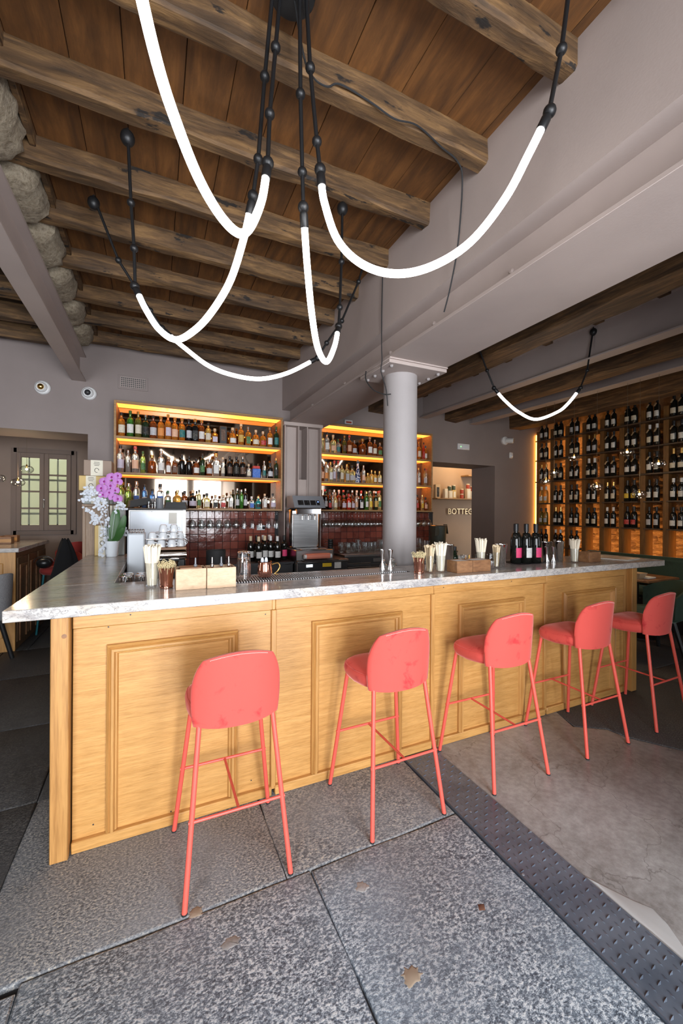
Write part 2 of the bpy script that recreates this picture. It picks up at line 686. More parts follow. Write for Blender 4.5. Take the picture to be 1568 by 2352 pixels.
def label_mat(name, bg, ink, sc=1.0):
    m, nt, b = nm(name)
    br = nt.nodes.new('ShaderNodeTexBrick')
    br.inputs['Scale'].default_value = 1.0
    br.inputs['Brick Width'].default_value = .55
    br.inputs['Row Height'].default_value = .30
    br.inputs['Mortar Size'].default_value = .09
    br.inputs['Color1'].default_value = (*ink, 1)
    br.inputs['Color2'].default_value = (*bg, 1)
    br.inputs['Mortar'].default_value = (*bg, 1)
    tc = nt.nodes.new('ShaderNodeTexCoord')
    mp = nt.nodes.new('ShaderNodeMapping')
    mp.inputs['Scale'].default_value = (40 * sc, 40 * sc, 26 * sc)
    mp.inputs['Rotation'].default_value = (PI / 2, 0, 0)
    L(nt, tc.outputs['Object'], mp.inputs['Vector'])
    L(nt, mp.outputs[0], br.inputs['Vector'])
    nz = noise(nt, coords(nt, rand=True), 30, 3)
    L(nt, mix(nt, ramp(nt, nz, [(.45, g(0)), (.55, g(.55))]), bg, br.outputs['Color']), b.inputs['Base Color'])
    b.inputs['Roughness'].default_value = .6


for nme, bg, ink in (('cream', (.66, .60, .48), (.08, .06, .05)), ('white', (.72, .71, .68), (.08, .08, .08)), ('grey', (.50, .50, .52), (.05, .05, .06)),
                     ('orange', (.70, .26, .06), (.75, .6, .4)), ('teal', (.02, .16, .16), (.6, .5, .25)), ('black', (.012, .012, .012), (.45, .4, .3)),
                     ('gold', (.55, .36, .09), (.08, .04, .02)), ('green', (.05, .16, .05), (.6, .55, .35)), ('blue', (.04, .14, .5), (.7, .7, .7)),
                     ('red', (.45, .03, .03), (.8, .7, .6)), ('pink', (.75, .05, .16), (.25, .03, .35)), ('peach', (.75, .45, .3), (.4, .1, .05)),
                     ('lilac', (.55, .5, .6), (.1, .08, .15)), ('brown', (.10, .05, .03), (.5, .4, .3)), ('yellow', (.75, .52, .05), (.1, .08, .02))):
    label_mat('label_' + nme, bg, ink)

m, nt, b = nm('frosted_pane')
b.inputs['Base Color'].default_value = (.86, .90, .78, 1)
b.inputs['Roughness'].default_value = .35
b.inputs['Transmission Weight'].default_value = .9
b.inputs['IOR'].default_value = 1.1
simple('courtyard', (.82, .78, .50), .9)
simple('grey_glint_rib', (.62, .62, .63), .25)  # grey mat ribs, lightened to carry the glint of wet rubber in the colour
m, nt, b = nm('painted_ceramic')
n = noise(nt, coords(nt), 34, 3)
L(nt, ramp(nt, n, [(.47, (.74, .76, .80)), (.53, (.02, .05, .16))]), b.inputs['Base Color'])
b.inputs['Roughness'].default_value = .15
simple('led_wine', (1, .6, .2), .4, 0, Emission_Color=(1.0, .46, .12), Emission_Strength=20.0)
m, nt, b = nm('steel_panel')
n = noise(nt, coords(nt), 3, 5)
L(nt, ramp(nt, n, [(.3, (.30, .32, .35)), (.7, (.42, .44, .47))]), b.inputs['Base Color'])
b.inputs['Metallic'].default_value = .85
b.inputs['Roughness'].default_value = .42
simple('grey_box', (.30, .32, .30), .5)
simple('brown_card', (.28, .20, .15), .6)
label_mat('paper_label', (.70, .66, .54), (.66, .62, .5))
m, nt, b = nm('woven_pot')
b.inputs['Base Color'].default_value = (.70, .75, .80, 1)
b.inputs['Roughness'].default_value = .5
ck = nt.nodes.new('ShaderNodeTexChecker')
ck.inputs['Scale'].default_value = 110
L(nt, coords(nt, rot=(0, .78, 0)), ck.inputs['Vector'])
bump(nt, b, ck.outputs['Fac'], .4, .003)
simple('led_edge', (1, .6, .2), .4, 0, Emission_Color=(1.0, .40, .06), Emission_Strength=16.0)

# ================================================================ STRUCTURE
# ---------------------------------------------------------------- floor
floor = struct('floor', MB().box(-5.2, 8.2, -2.7, 8.6, -.14, -.02), M['mortar'], 'old stone, steel plate and concrete floor of the bar')


def slab(poly, mat, z=0.0, jit=.0045, name='paving_stone', th=.05, step=.16):
    """a flat stone with a slightly wavy outline and a rounded upper edge"""
    pts = []
    n = len(poly)
    for i in range(n):
        a, c = Vector(poly[i]), Vector(poly[(i + 1) % n])
        k = max(1, int((c - a).length / step))
        for j in range(k):
            p = a.lerp(c, j / k)
            pts.append(Vector((p.x + rng.uniform(-jit, jit), p.y + rng.uniform(-jit, jit))))
    cx = sum(p.x for p in pts) / len(pts)
    cy = sum(p.y for p in pts) / len(pts)
    m = len(pts)

    def ring(d, zz):
        out = []
        for i in range(m):
            t = (pts[(i + 1) % m] - pts[i - 1]).normalized()
            nrm = Vector((-t.y, t.x))
            if nrm.dot(Vector((cx, cy)) - pts[i]) < 0:
                nrm = -nrm
            q = pts[i] + nrm * d
            out.append((q.x, q.y, zz))
        return out
    mb = MB()
    vs = ring(0, z - th) + ring(0, z - .006) + ring(.003, z - .002) + ring(.010, z)
    fs = []
    for r in range(3):
        for i in range(m):
            k = (i + 1) % m
            fs.append((r * m + i, r * m + k, (r + 1) * m + k, (r + 1) * m + i))
    fs.append(tuple(range(3 * m, 4 * m)))
    mb.add(vs, fs)
    return part(name, mb, mat, floor, True, 50)


def rect(x0, x1, y0, y1, gp=.0025):
    return [(x0 + gp, y0 + gp), (x1 - gp, y0 + gp), (x1 - gp, y1 - gp), (x0 + gp, y1 - gp)]


for r in ((-.39, .612, .35, 1.605), (-.39, .612, -1.2, .35), (-.39, .612, -2.5, -1.2), (.612, 1.395, -.1, 1.605), (.612, 1.395, -1.6, -.1), (.612, 1.395, -2.5, -1.6),
          (-1.5, -.39, .3, 1.58), (-1.5, -.39, -1.3, .3), (-1.5, -.39, -2.5, -1.3)):
    slab(rect(*r), M['granite'])
slab(rect(-.55, .505, 1.605, 2.58), M['granite_worn'])
slab(rect(.505, 1.395, 1.605, 2.58), M['granite_worn'])
slab(rect(-1.6, -.55, 1.59, 2.565), M['granite_dark'])
yy = 2.565
for k in range(6):
    y2 = yy + (.92, 1.05, .88, 1.0, .95, 1.2)[k]
    xs = [-3.4, -2.35, -1.45 - .12 * (k % 2), -.55] if k % 2 == 0 else [-3.4, -2.1, -1.25, -.55]
    for i in range(3):
        slab(rect(xs[i], xs[i + 1], yy, y2), M['granite_dark'])
    slab(rect(-.55, 1.395, yy, y2), M['granite_dark'])
    yy = y2
for k in range(4):
    slab(rect(-4.9, -3.4, -2.5 + k * 2.7, .2 + k * 2.7), M['granite_dark'], step=.5)
for r in ((-3.4, -1.5, -2.5, -.6), (-3.4, -1.5, -.6, 1.2), (-3.4, -1.6, 1.2, 2.565)):
    slab(rect(*r), M['granite_dark'])
# concrete field and the dark stones beyond it
bnd = [(2.80, 2.62), (2.79, 2.11), (2.72, 1.915), (2.906, 1.787), (2.92, 1.675), (3.09, 1.426), (3.3, .9), (3.42, -2.5)]
slab([(1.645, -2.5), (1.645, 2.62)] + bnd, M['concrete'], jit=.004, name='concrete_screed', z=-.001)
slab([(bnd[i][0] + .012, bnd[i][1]) for i in (6, 5, 4, 3, 2, 1)] + [(2.82, 2.3), (4.3, 2.3), (4.3, .9)], M['granite_dark'])
slab([(3.43, -2.5), (3.31, .88), (4.9, .88), (4.9, -2.5)], M['granite_dark'])
for r in ((4.3, 5.6, .9, 2.3), (5.6, 7.0, .9, 2.3), (4.9, 7.0, -2.5, .88), (2.82, 4.0, 2.3, 3.6), (4.0, 5.4, 2.3, 3.6), (5.4, 7.0, 2.3, 3.6), (2.82, 4.6, 3.6, 5.4), (4.6, 7.0, 3.6, 5.4), (3.9, 8.0, 5.4, 8.4)):
    slab(rect(*r), M['granite_dark'], step=.3)
slab(rect(1.395, 2.80, 2.62, 5.4), M['granite_dark'], step=.4)
# white levelling strip at the plate edge, worn repairs
slab([(1.648, .70), (1.648, 1.10), (1.69, 1.02), (1.725, .95), (1.752, .90), (1.735, .84)], M['white_screed'], z=.002, jit=.003, name='levelling_patch', th=.004, step=.05)
for (cx, cy, r1, mt) in ((.774, 1.445, .035, 'concrete'), (.773, 1.099, .042, 'repair'), (.252, 1.447, .036, 'concrete'), (.15, 1.612, .03, 'repair')):
    pl = [(cx + r1 * math.cos(a * PI / 11) * q, cy + r1 * .8 * math.sin(a * PI / 11) * q) for a, q in ((a, rng.uniform(.72, 1.15)) for a in range(22))]
    slab(pl, M[mt], z=.0015, jit=.002, name='repair_patch', th=.004, step=.05)
slab([(1.132, 1.172), (1.158, 1.160), (1.172, 1.186), (1.146, 1.197)], M['rust'], z=.002, jit=.001, name='rusty_bolt_plate', th=.004, step=.05)
# chequered steel plate
plate = struct('floor_plate', MB().box(1.402, 1.64, -2.5, 2.10, -.03, .004, .002), M['checker_plate'], 'blue-grey chequered steel strip crossing the floor', floor)
tread = MB()
row_n = 0
y = -2.45
while y < 2.07:
    for i in range(7):
        x = 1.402 + .017 + i * .034
        yc = y
        ang = PI / 4 if (i + row_n) % 2 else -PI / 4
        ang = 0.15 if (i + row_n) % 2 == 0 else PI / 2 - .15
        ca, sa = math.cos(ang), math.sin(ang)
        l, w, h = .0148, .0048, .0036
        q = [(-l, 0), (0, -w), (l, 0), (0, w)]
        vs = [(x + a * ca - c2 * sa, yc + a * sa + c2 * ca, .0035) for a, c2 in q] + [(x + a * .5 * ca, yc + a * .5 * sa, .004 + h) for a in (-l, l)]
        tread.add(vs, [(0, 1, 5, 4), (1, 2, 5), (2, 3, 4, 5), (3, 0, 4), (3, 2, 1, 0)])
    y += .034
    row_n += 1
tr = part('tread_pattern', tread, M['checker_plate'], plate, False)
tr['kind'] = 'stuff'
for (sx, sy) in ((1.46, 1.575), (1.632, 1.36), (1.41, 1.21), (1.628, .9)):
    part('screw', MB().lathe([(.006, .002), (.006, .0062), (.003, .0068)], (sx, sy, 0), 10), M['grey_plastic'], plate)

# ---------------------------------------------------------------- walls
WALLY = 5.40
wb = MB()
wb.box(-.70, 4.15, WALLY, 5.98, 0, 3.6)
wb.box(4.15, 5.52, WALLY, 5.98, 2.36, 3.6)
wb.box(5.52, 7.3, WALLY, 5.98, 0, 3.6)
wb.box(-3.6, -.70, WALLY, 5.98, 2.39, 3.6)
wb.box(-5.0, -3.6, WALLY, 5.98, 0, 3.6)
struct('wall_back', wb, M['wall_paint'], 'grey-taupe painted rear wall behind the bar with two deep openings')
# room beyond the left opening
struct('wall_alcove', MB().box(-5.0, -1.85, 7.2, 7.35, 0, 3.0).box(-1.11, -.60, 7.2, 7.35, 0, 3.0).box(-1.85, -1.11, 7.2, 7.35, 0, 1.18).box(-1.85, -1.11, 7.2, 7.35, 2.38, 3.0)
       .box(-.70, -.55, 5.98, 7.2, 0, 3.0).box(-5.0, -4.85, 5.98, 7.2, 0, 3.0), M['taupe_paint'], 'brown painted wall of the window nook')
struct('ceiling_alcove', MB().box(-5.0, -.55, 5.98, 7.35, 2.9, 3.0), M['taupe_paint'])
# room beyond the right opening
struct('wall_pantry', MB().box(3.6, 8.2, 7.4, 7.5, 0, 3.2).box(3.6, 3.7, 5.98, 7.4, 0, 3.2).box(8.1, 8.2, 5.98, 7.4, 0, 3.2), M['ochre_paint'], 'warm brown wall of the pantry beyond the doorway')
struct('ceiling_pantry', MB().box(3.6, 8.2, 5.98, 7.5, 3.1, 3.2), M['ochre_paint'])
# side and street walls
struct('wall_left', MB().box(-5.1, -4.95, -2.6, WALLY, 0, 3.6), M['wall_paint'])
struct('wall_right', MB().box(7.06, 7.25, -2.6, WALLY, 0, 3.6), M['rubble_stone'], 'rubble stone wall behind the wine shelves')
wf = MB()
op = ((-3.15, -1.45, .6, 2.85), (0.0, .88, .04, 2.5), (1.08, 1.88, .04, 2.5), (4.6, 5.4, .6, 2.85))
xs = -5.1
for (x0, x1, z0, z1) in op:
    wf.box(xs, x0, -2.6, -2.5, 0, 3.6).box(x0, x1, -2.6, -2.5, 0, z0).box(x0, x1, -2.6, -2.5, z1, 3.6)
    xs = x1
wf.box(xs, 7.25, -2.6, -2.5, 0, 3.6)
struct('wall_front', wf, M['wall_paint'], 'street wall with tall windows and the glazed entrance')
for i, (x0, x1, z0, z1) in enumerate(op):
    fr = MB()
    for (a, c2, e, f) in ((x0, x0 + .05, z0, z1), (x1 - .05, x1, z0, z1), (x0, x1, z1 - .05, z1), (x0, x1, z0, z0 + .06)) + (((x0 + x1) / 2 - .025, (x0 + x1) / 2 + .025, z0, z1),) * (z0 > .3):
        fr.box(a, c2, -2.58, -2.53, e, f)
    struct('window_%d' % (i + 2) if z0 > .3 else 'door_%d' % i, fr, M['window_paint'], 'street window frame' if z0 > .3 else 'glazed entrance door frame')

struct('wall_light_block', MB().box(1.93, 2.07, -2.5, -.25, 0, 2.70), M['wall_paint'], 'added unseen wall under the main beam, blocking door light to the right')  # added out of view to keep door light off the right side

# ---------------------------------------------------------------- ceiling of the main bay
ceil = struct('ceiling', MB().box(-5.1, 7.25, -2.6, 7.5, 3.60, 3.72), M['mortar'], 'old timber ceiling of joists and boards')
seams = [-.74, -.58, -.353, -.138, .112, .316, .506, .764, 1.043, 1.311, 1.544, 1.62]
for a, c2 in zip(seams[:-1], seams[1:]):
    dz = rng.uniform(-.006, .006)
    part('ceiling_board', MB().box(a + .0012, c2 - .0012, -2.5, 5.4, 3.50 + dz, 3.535 + dz, .002), M['ceiling_board'], ceil)
for i in range(8):
    dz = rng.uniform(-.006, .006)
    part('ceiling_board', MB().box(-4.95 + i * .52 + .003, -4.95 + (i + 1) * .52 - .003, -2.5, 5.4, 3.44 + dz, 3.475 + dz, .003), M['ceiling_board_dark'], ceil)
for i in range(12):
    dz = rng.uniform(-.006, .006)
    part('ceiling_board', MB().box(2.10 + i * .42 + .003, 2.10 + (i + 1) * .42 - .003, -2.5, 5.4, 3.40 + dz, 3.435 + dz, .003), M['ceiling_board_dark'], ceil)


def timber(name, x0, x1, y0, y1, z0, z1, mat, along, seg=14, jit=.007):
    """hewn beam: box cut into segments with gently wandering edges"""
    mb = MB()
    vs, fs = [], []
    for i in range(seg + 1):
        t = i / seg
        o = [rng.uniform(-jit, jit) for _ in range(8)]
        c = .012
        if along == 'x':
            x = x0 + (x1 - x0) * t
            ring = [(x, y0 + o[0], z1), (x, y0 + o[1], z0 + c + o[2]), (x, y0 + c + o[1], z0 + o[3]), (x, y1 - c + o[4], z0 + o[5]), (x, y1 + o[4], z0 + c + o[6]), (x, y1 + o[7], z1)]
        else:
            yv = y0 + (y1 - y0) * t
            ring = [(x0 + o[0], yv, z1), (x0 + o[1], yv, z0 + c + o[2]), (x0 + c + o[1], yv, z0 + o[3]), (x1 - c + o[4], yv, z0 + o[5]), (x1 + o[4], yv, z0 + c + o[6]), (x1 + o[7], yv, z1)]
        vs += ring
    for i in range(seg):
        for k in range(6):
            l = (k + 1) % 6
            fs.append((i * 6 + k, i * 6 + l, (i + 1) * 6 + l, (i + 1) * 6 + k))
    fs += [tuple(range(6)), tuple(range(seg * 6, seg * 6 + 6))]
    mb.add(vs, fs)
    return part(name, mb, mat, ceil, True, 30)


jy = [1.115, 1.612, 2.11, 2.62, 3.10, 3.615, 4.155, 4.64, 5.16]
jy = [-2.4, -1.9, -1.4, -.88, -.38, .12, .62] + jy
for y in jy:
    timber('joist', -.80, 1.60, y, y + .088, 3.375, 3.505, M['joist_timber'], 'x')
for k in range(16):
    y = -2.35 + k * .5
    timber('joist', -4.95, -.86, y, y + .10, 3.29, 3.445, M['joist_timber'], 'x', 10)
# rough plaster infill and batten between the joist ends above the left steel beam
for a, c2 in zip(jy[:-1], jy[1:]):
    if c2 > 5.4:
        continue
    y0, y1 = a + .095, c2 - .006
    prof = [(-.80, 3.277), (-.735, 3.276), (-.675, 3.292), (-.635, 3.325), (-.618, 3.37), (-.612, 3.42), (-.612, 3.465), (-.614, 3.498), (-.80, 3.498)]
    nsg = 9
    vs, fs = [], []
    for i in range(nsg + 1):
        t = i / nsg
        tap = .05 * (abs(t - .5) * 2) ** 9
        for k, (px, pz) in enumerate(prof):
            j = .014 if 0 < k < 8 else 0
            vs.append((px - (tap if 1 < k < 7 else 0) + rng.uniform(-j, j), y0 + (y1 - y0) * t + rng.uniform(-.006, .006), pz + rng.uniform(-j, j) * .7 + (tap * .4 if k in (1, 2, 3) else 0)))
    n_ = len(prof)
    for i in range(nsg):
        for k in range(n_):
            l_ = (k + 1) % n_
            fs.append((i * n_ + k, i * n_ + l_, (i + 1) * n_ + l_, (i + 1) * n_ + k))
    fs += [tuple(range(n_)), tuple(range(nsg * n_, (nsg + 1) * n_))]
    part('plaster_infill', MB().add(vs, fs), M['rough_plaster'], ceil, True, 50)
    part('batten', MB().box(-.612, -.582, y0 - .02, y1 + .02, 3.44, 3.505, .004), M['joist_timber'], ceil)
# timber beams and dark boards of the right bay
for (x0, x1, z0, z1) in ((2.95, 3.20, 3.05, 3.42), (4.40, 4.64, 3.05, 3.42), (5.86, 6.12, 3.05, 3.42)):
    timber('timber_beam', x0, x1, -2.5, 5.40, z0, z1, M['beam_timber'], 'y', 22, .014)
for k in range(13):
    yv = -1.6 + k * .55
    part('batten', MB().box(2.16, 2.96, yv, yv + .09, 3.36, 3.40, .004), M['joist_timber'], ceil)
    part('batten', MB().box(3.20, 3.90, yv + .2, yv + .29, 3.36, 3.40, .004), M['beam_timber'], ceil)

# ---------------------------------------------------------------- steel beams and column
def ibeam(name, label, x0, x1, z0, z1, tf=.016, tw=.016, y0=-2.5, y1=5.4):
    r = struct_root(name, label, ((x0 + x1) / 2, y0, z0))
    xm = (x0 + x1) / 2
    part('bottom_flange', MB().box(x0, x1, y0, y1, z0, z0 + tf, .002), M['steel_paint'], r)
    part('top_flange', MB().box(x0, x1, y0, y1, z1 - tf, z1, .002), M['steel_paint'], r)
    part('web', MB().box(xm - tw / 2, xm + tw / 2, y0, y1, z0 + tf, z1 - tf), M['steel_paint'], r)
    return r


ibeam('beam_left', 'slim taupe steel beam under the joists at the left', -.858, -.722, 2.985, 3.275)
ibeam('beam_right_inner', 'taupe steel beam between two dark timbers', 3.88, 4.03, 3.05, 3.40)
ibeam('beam_right_outer', 'taupe steel beam nearest the wine shelves', 4.92, 5.08, 3.05, 3.40)
bm_ = struct_root('beam_main', 'massive taupe double steel beam carried by the column', (1.875, 1.45, 2.70))
part('bulkhead', MB().box(1.587, 2.14, -2.5, 5.4, 2.92, 3.60), M['steel_paint'], bm_)
part('web', MB().box(1.70, 2.05, -2.5, 5.4, 2.72, 2.92), M['steel_paint'], bm_)
part('bottom_flange', MB().box(1.61, 2.145, -2.5, 5.4, 2.70, 2.722, .002), M['steel_paint'], bm_)
for yv in (2.2, 2.75, 3.6, 4.5, 1.55):
    part('bolt', MB().lathe([(.016, 0), (.016, .012), (.008, .02)], (1.70, yv, 2.79), 8, (-1, 0, 0)), M['steel_paint'], bm_)
CX_, CY_ = 1.875, 2.885
colm = struct_root('column', 'round pale column rising behind the bar counter', (CX_, CY_, 0))
part('shaft', MB().lathe([(.141, 0), (.141, 2.66)], (CX_, CY_, 0), 40), M['column_paint'], colm)
part('base_plate', MB().box(CX_ - .2, CX_ + .2, CY_ - .2, CY_ + .2, 0, .02, .003), M['column_paint'], colm)
part('capital_plate', MB().box(1.605, 2.15, 2.62, 3.10, 2.66, 2.688, .003), M['steel_paint'], colm)
part('capital_plate', MB().box(1.602, 2.153, 2.61, 3.11, 2.688, 2.70, .002), M['steel_paint'], colm)
for (bx_, by_) in ((1.655, 2.67), (1.655, 2.80), (1.655, 2.93), (1.655, 3.05), (2.10, 2.67), (2.10, 2.80), (2.10, 2.93), (2.10, 3.05)):
    part('bolt', MB().lathe([(.013, 0), (.013, -.012), (.006, -.018)], (bx_, by_, 2.66), 6), M['column_paint'], colm)
# steel box column against the rear wall
hc = struct_root('column_rear', 'tall grey steel channel column between the two bottle cabinets', (1.79, 5.2, 0))
part('back_plate', MB().box(1.535, 2.055, 5.33, 5.40, 0, 2.70), M['steel_paint'], hc)
for x in (1.535, 1.722, 1.845, 2.040):
    part('fin', MB().box(x, x + .014, 5.10, 5.33, 0, 2.68, .002), M['steel_paint'], hc)
part('web_plate', MB().box(1.549, 1.722, 5.20, 5.23, 0, 2.68), M['steel_paint'], hc)
part('web_plate', MB().box(1.859, 2.040, 5.20, 5.23, 0, 2.68), M['steel_paint'], hc)
part('filler_plate', MB().box(1.736, 1.845, 5.12, 5.14, 0, 1.95), M['steel_paint'], hc)
part('cap_plate', MB().box(1.52, 2.07, 5.085, 5.33, 2.655, 2.70, .002), M['steel_paint'], hc)

# ---------------------------------------------------------------- nook window
wx0, wx1, wz0, wz1, wy = -1.83, -1.105, 1.19, 2.375, 7.17
win = struct_root('window_1', 'brown casement window with eight frosted panes in the far nook', ((wx0 + wx1) / 2, wy, wz0))
part('window_frame', MB().box(wx0 - .03, wx0 + .035, wy, wy + .06, wz0 - .03, wz1 + .03).box(wx1 - .035, wx1 + .03, wy, wy + .06, wz0 - .03, wz1 + .03)
     .box(wx0, wx1, wy, wy + .06, wz1 - .03, wz1 + .03).box(wx0, wx1, wy, wy + .06, wz0 - .03, wz0 + .03), M['window_paint'], win)
mx = (wx0 + wx1) / 2
for s0, s1 in ((wx0 + .035, mx), (mx, wx1 - .035)):
    sash = part('sash', MB().box(s0, s0 + .055, wy - .02, wy + .03, wz0 + .03, wz1 - .03, .004).box(s1 - .055, s1, wy - .02, wy + .03, wz0 + .03, wz1 - .03, .004)
                .box(s0 + .05, s1 - .05, wy - .02, wy + .03, wz1 - .10, wz1 - .03, .004).box(s0 + .05, s1 - .05, wy - .02, wy + .03, wz0 + .03, wz0 + .11, .004), M['window_paint'], win)
    zz0, zz1 = wz0 + .11, wz1 - .10
    hh = (zz1 - zz0) / 4
    for k in range(1, 4):
        part('glazing_bar', MB().box(s0 + .05, s1 - .05, wy - .012, wy + .025, zz0 + k * hh - .012, zz0 + k * hh + .012, .004), M['window_paint'], sash)
    for k in range(4):
        part('pane', MB().box(s0 + .05, s1 - .05, wy + .004, wy + .010, zz0 + k * hh + .01, zz0 + (k + 1) * hh - .01), M['frosted_pane'], sash)
part('window_handle', MB().box(mx - .012, mx + .012, wy - .035, wy - .02, 1.60, 1.68, .004).tube([(mx, wy - .035, 1.66), (mx, wy - .06, 1.655), (mx, wy - .062, 1.55)], .008, 8), M['chrome'], win)
for bxx in (-1.68, -1.53, -1.33, -1.21):
    part('grille_bar', MB().cyl((bxx, 7.31, 1.1), (bxx, 7.31, 2.45), .010, 8), M['black_metal'], win)
for zb in (1.45, 1.95):
    part('grille_bar', MB().box(-1.85, -1.09, 7.305, 7.315, zb, zb + .03), M['black_metal'], win)
struct('wall_courtyard', MB().box(-4.0, 1.0, 8.9, 9.0, 0, 4.5), M['courtyard'], 'pale courtyard wall outside the nook window')

# ================================================================ BAR
bar = thing('bar_counter', 'long honey oak bar counter with four framed panels under the marble top', 'bar', (1.7, 2.1, 0))
OP, OU = M['oak_panel'], M['oak_upright']
part('post', MB().box(-.402, -.333, 2.08, 2.16, 0, 1.058, .004), M['pine_post'], bar)
part('post', MB().box(3.705, 3.775, 2.08, 2.16, 0, 1.058, .004), OU, bar)
part('knot', MB().lathe([(.010, 0), (.010, .0012), (.006, .0016)], (-.352, 2.0802, .975), 12, (0, -1, 0)), M['walnut'], bar)
panels = ((-.327, .575), (.593, 1.627), (1.645, 2.676), (2.694, 3.665))
frames = ((-.195, .395), (.803, 1.401), (1.852, 2.465), (2.884, 3.53))
for (a, c2), (f0, f1) in zip(panels, frames):
    part('panel', MB().box(a, c2, 2.128, 2.148, .03, .99, .002), OP, bar)
    part('top_rail', MB().box(a, c2, 2.116, 2.148, .992, 1.058, .003), OP, bar)
    part('skirting', MB().box(a, c2, 2.104, 2.148, 0, .05, .004), OP, bar)
    # moulding: stepped profile on three sides
    prof = [(0, 0), (0, .016), (.008, .026), (.014, .018), (.020, .028), (.030, .028), (.036, .014), (.042, .012), (.048, 0)]
    ztop = .905
    for side in (0, 1):
        x = f0 if side == 0 else f1
        s = 1 if side == 0 else -1
        poly = [(x + s * u, 2.128 - d) for u, d in prof]
        # mitred at the top: build as prism then shear the top ring
        mb = MB()
        n = len(poly)
        vs = [(px, py, .052) for px, py in poly] + [(px, py, ztop - u) for (px, py), (u, d) in zip(poly, prof)]
        fs = [tuple(range(n)), tuple(range(n, 2 * n))] + [(i, (i + 1) % n, n + (i + 1) % n, n + i) for i in range(n)]
        mb.add(vs, fs)
        part('moulding', mb, OU, bar, True, 25)
    mb = MB()
    n = len(prof)
    vs = [(f0 + u, 2.128 - d, ztop - u) for u, d in prof] + [(f1 - u, 2.128 - d, ztop - u) for u, d in prof]
    fs = [tuple(range(n)), tuple(range(n, 2 * n))] + [(i, (i + 1) % n, n + (i + 1) % n, n + i) for i in range(n)]
    mb.add(vs, fs)
    part('moulding', mb, OP, bar, True, 25)
for x in (.584, 1.636, 2.685):
    part('stile', MB().box(x - .014, x + .014, 2.112, 2.148, .03, .992, .003), OU, bar)
    part('stile', MB().box(x - .009, x + .009, 2.120, 2.148, .992, 1.058, .002), OU, bar)
part('end_strip', MB().box(3.668, 3.705, 2.125, 2.148, 0, 1.058, .002), OU, bar)
part('end_panel', MB().box(-.395, -.37, 2.16, 4.30, 0, 1.058, .002), M['oak_upright'], bar)
part('end_panel', MB().box(3.74, 3.765, 2.16, 2.60, 0, 1.058, .002), M['oak_upright'], bar)
for (x, z) in ((-.10, 1.035), (-.19, .985), (.54, .97), (1.72, 1.03), (2.33, 1.03), (-.245, .095), (.47, .10), (.08, .055)):
    part('nail', MB().lathe([(.0035, 0), (.0035, .001), (.001, .0015)], (x, 2.115 if z > .992 else 2.1275, z), 8, (0, -1, 0)), M['dark_plastic'], bar)

top = thing('marble_countertop', 'pale veined marble countertop wrapping the bar in an L', 'countertop', (1.8, 2.3, 1.06))
part('front_slab', MB().box(-.558, 4.13, 2.05, 2.61, 1.06, 1.11, .003), M['marble'], top)
part('return_slab', MB().box(-.558, -.205, 2.613, 4.32, 1.06, 1.11, .003), M['marble'], top)

# bar mat on the counter
mat_ = thing('bar_mat', 'black ribbed rubber drip mat lying along the counter', 'bar mat', (.95, 2.43, 1.1101))
part('mat_base', MB().box(.40, 1.60, 2.325, 2.53, 1.1101, 1.1115), M['black_rubber'], mat_)
ribs = MB()
x = .405
while x < 1.57:
    ribs.add([(x, 2.328, 1.1112), (x + .006, 2.328, 1.1112), (x + .024, 2.527, 1.1112), (x + .018, 2.527, 1.1112),
              (x, 2.328, 1.116), (x + .006, 2.328, 1.116), (x + .024, 2.527, 1.116), (x + .018, 2.527, 1.116)],
             [(4, 5, 6, 7), (0, 1, 5, 4), (1, 2, 6, 5), (2, 3, 7, 6), (3, 0, 4, 7)])
    x += .0155
rb = part('rib', ribs, M['grey_glint_rib'], mat_, False)
rb['kind'] = 'stuff'

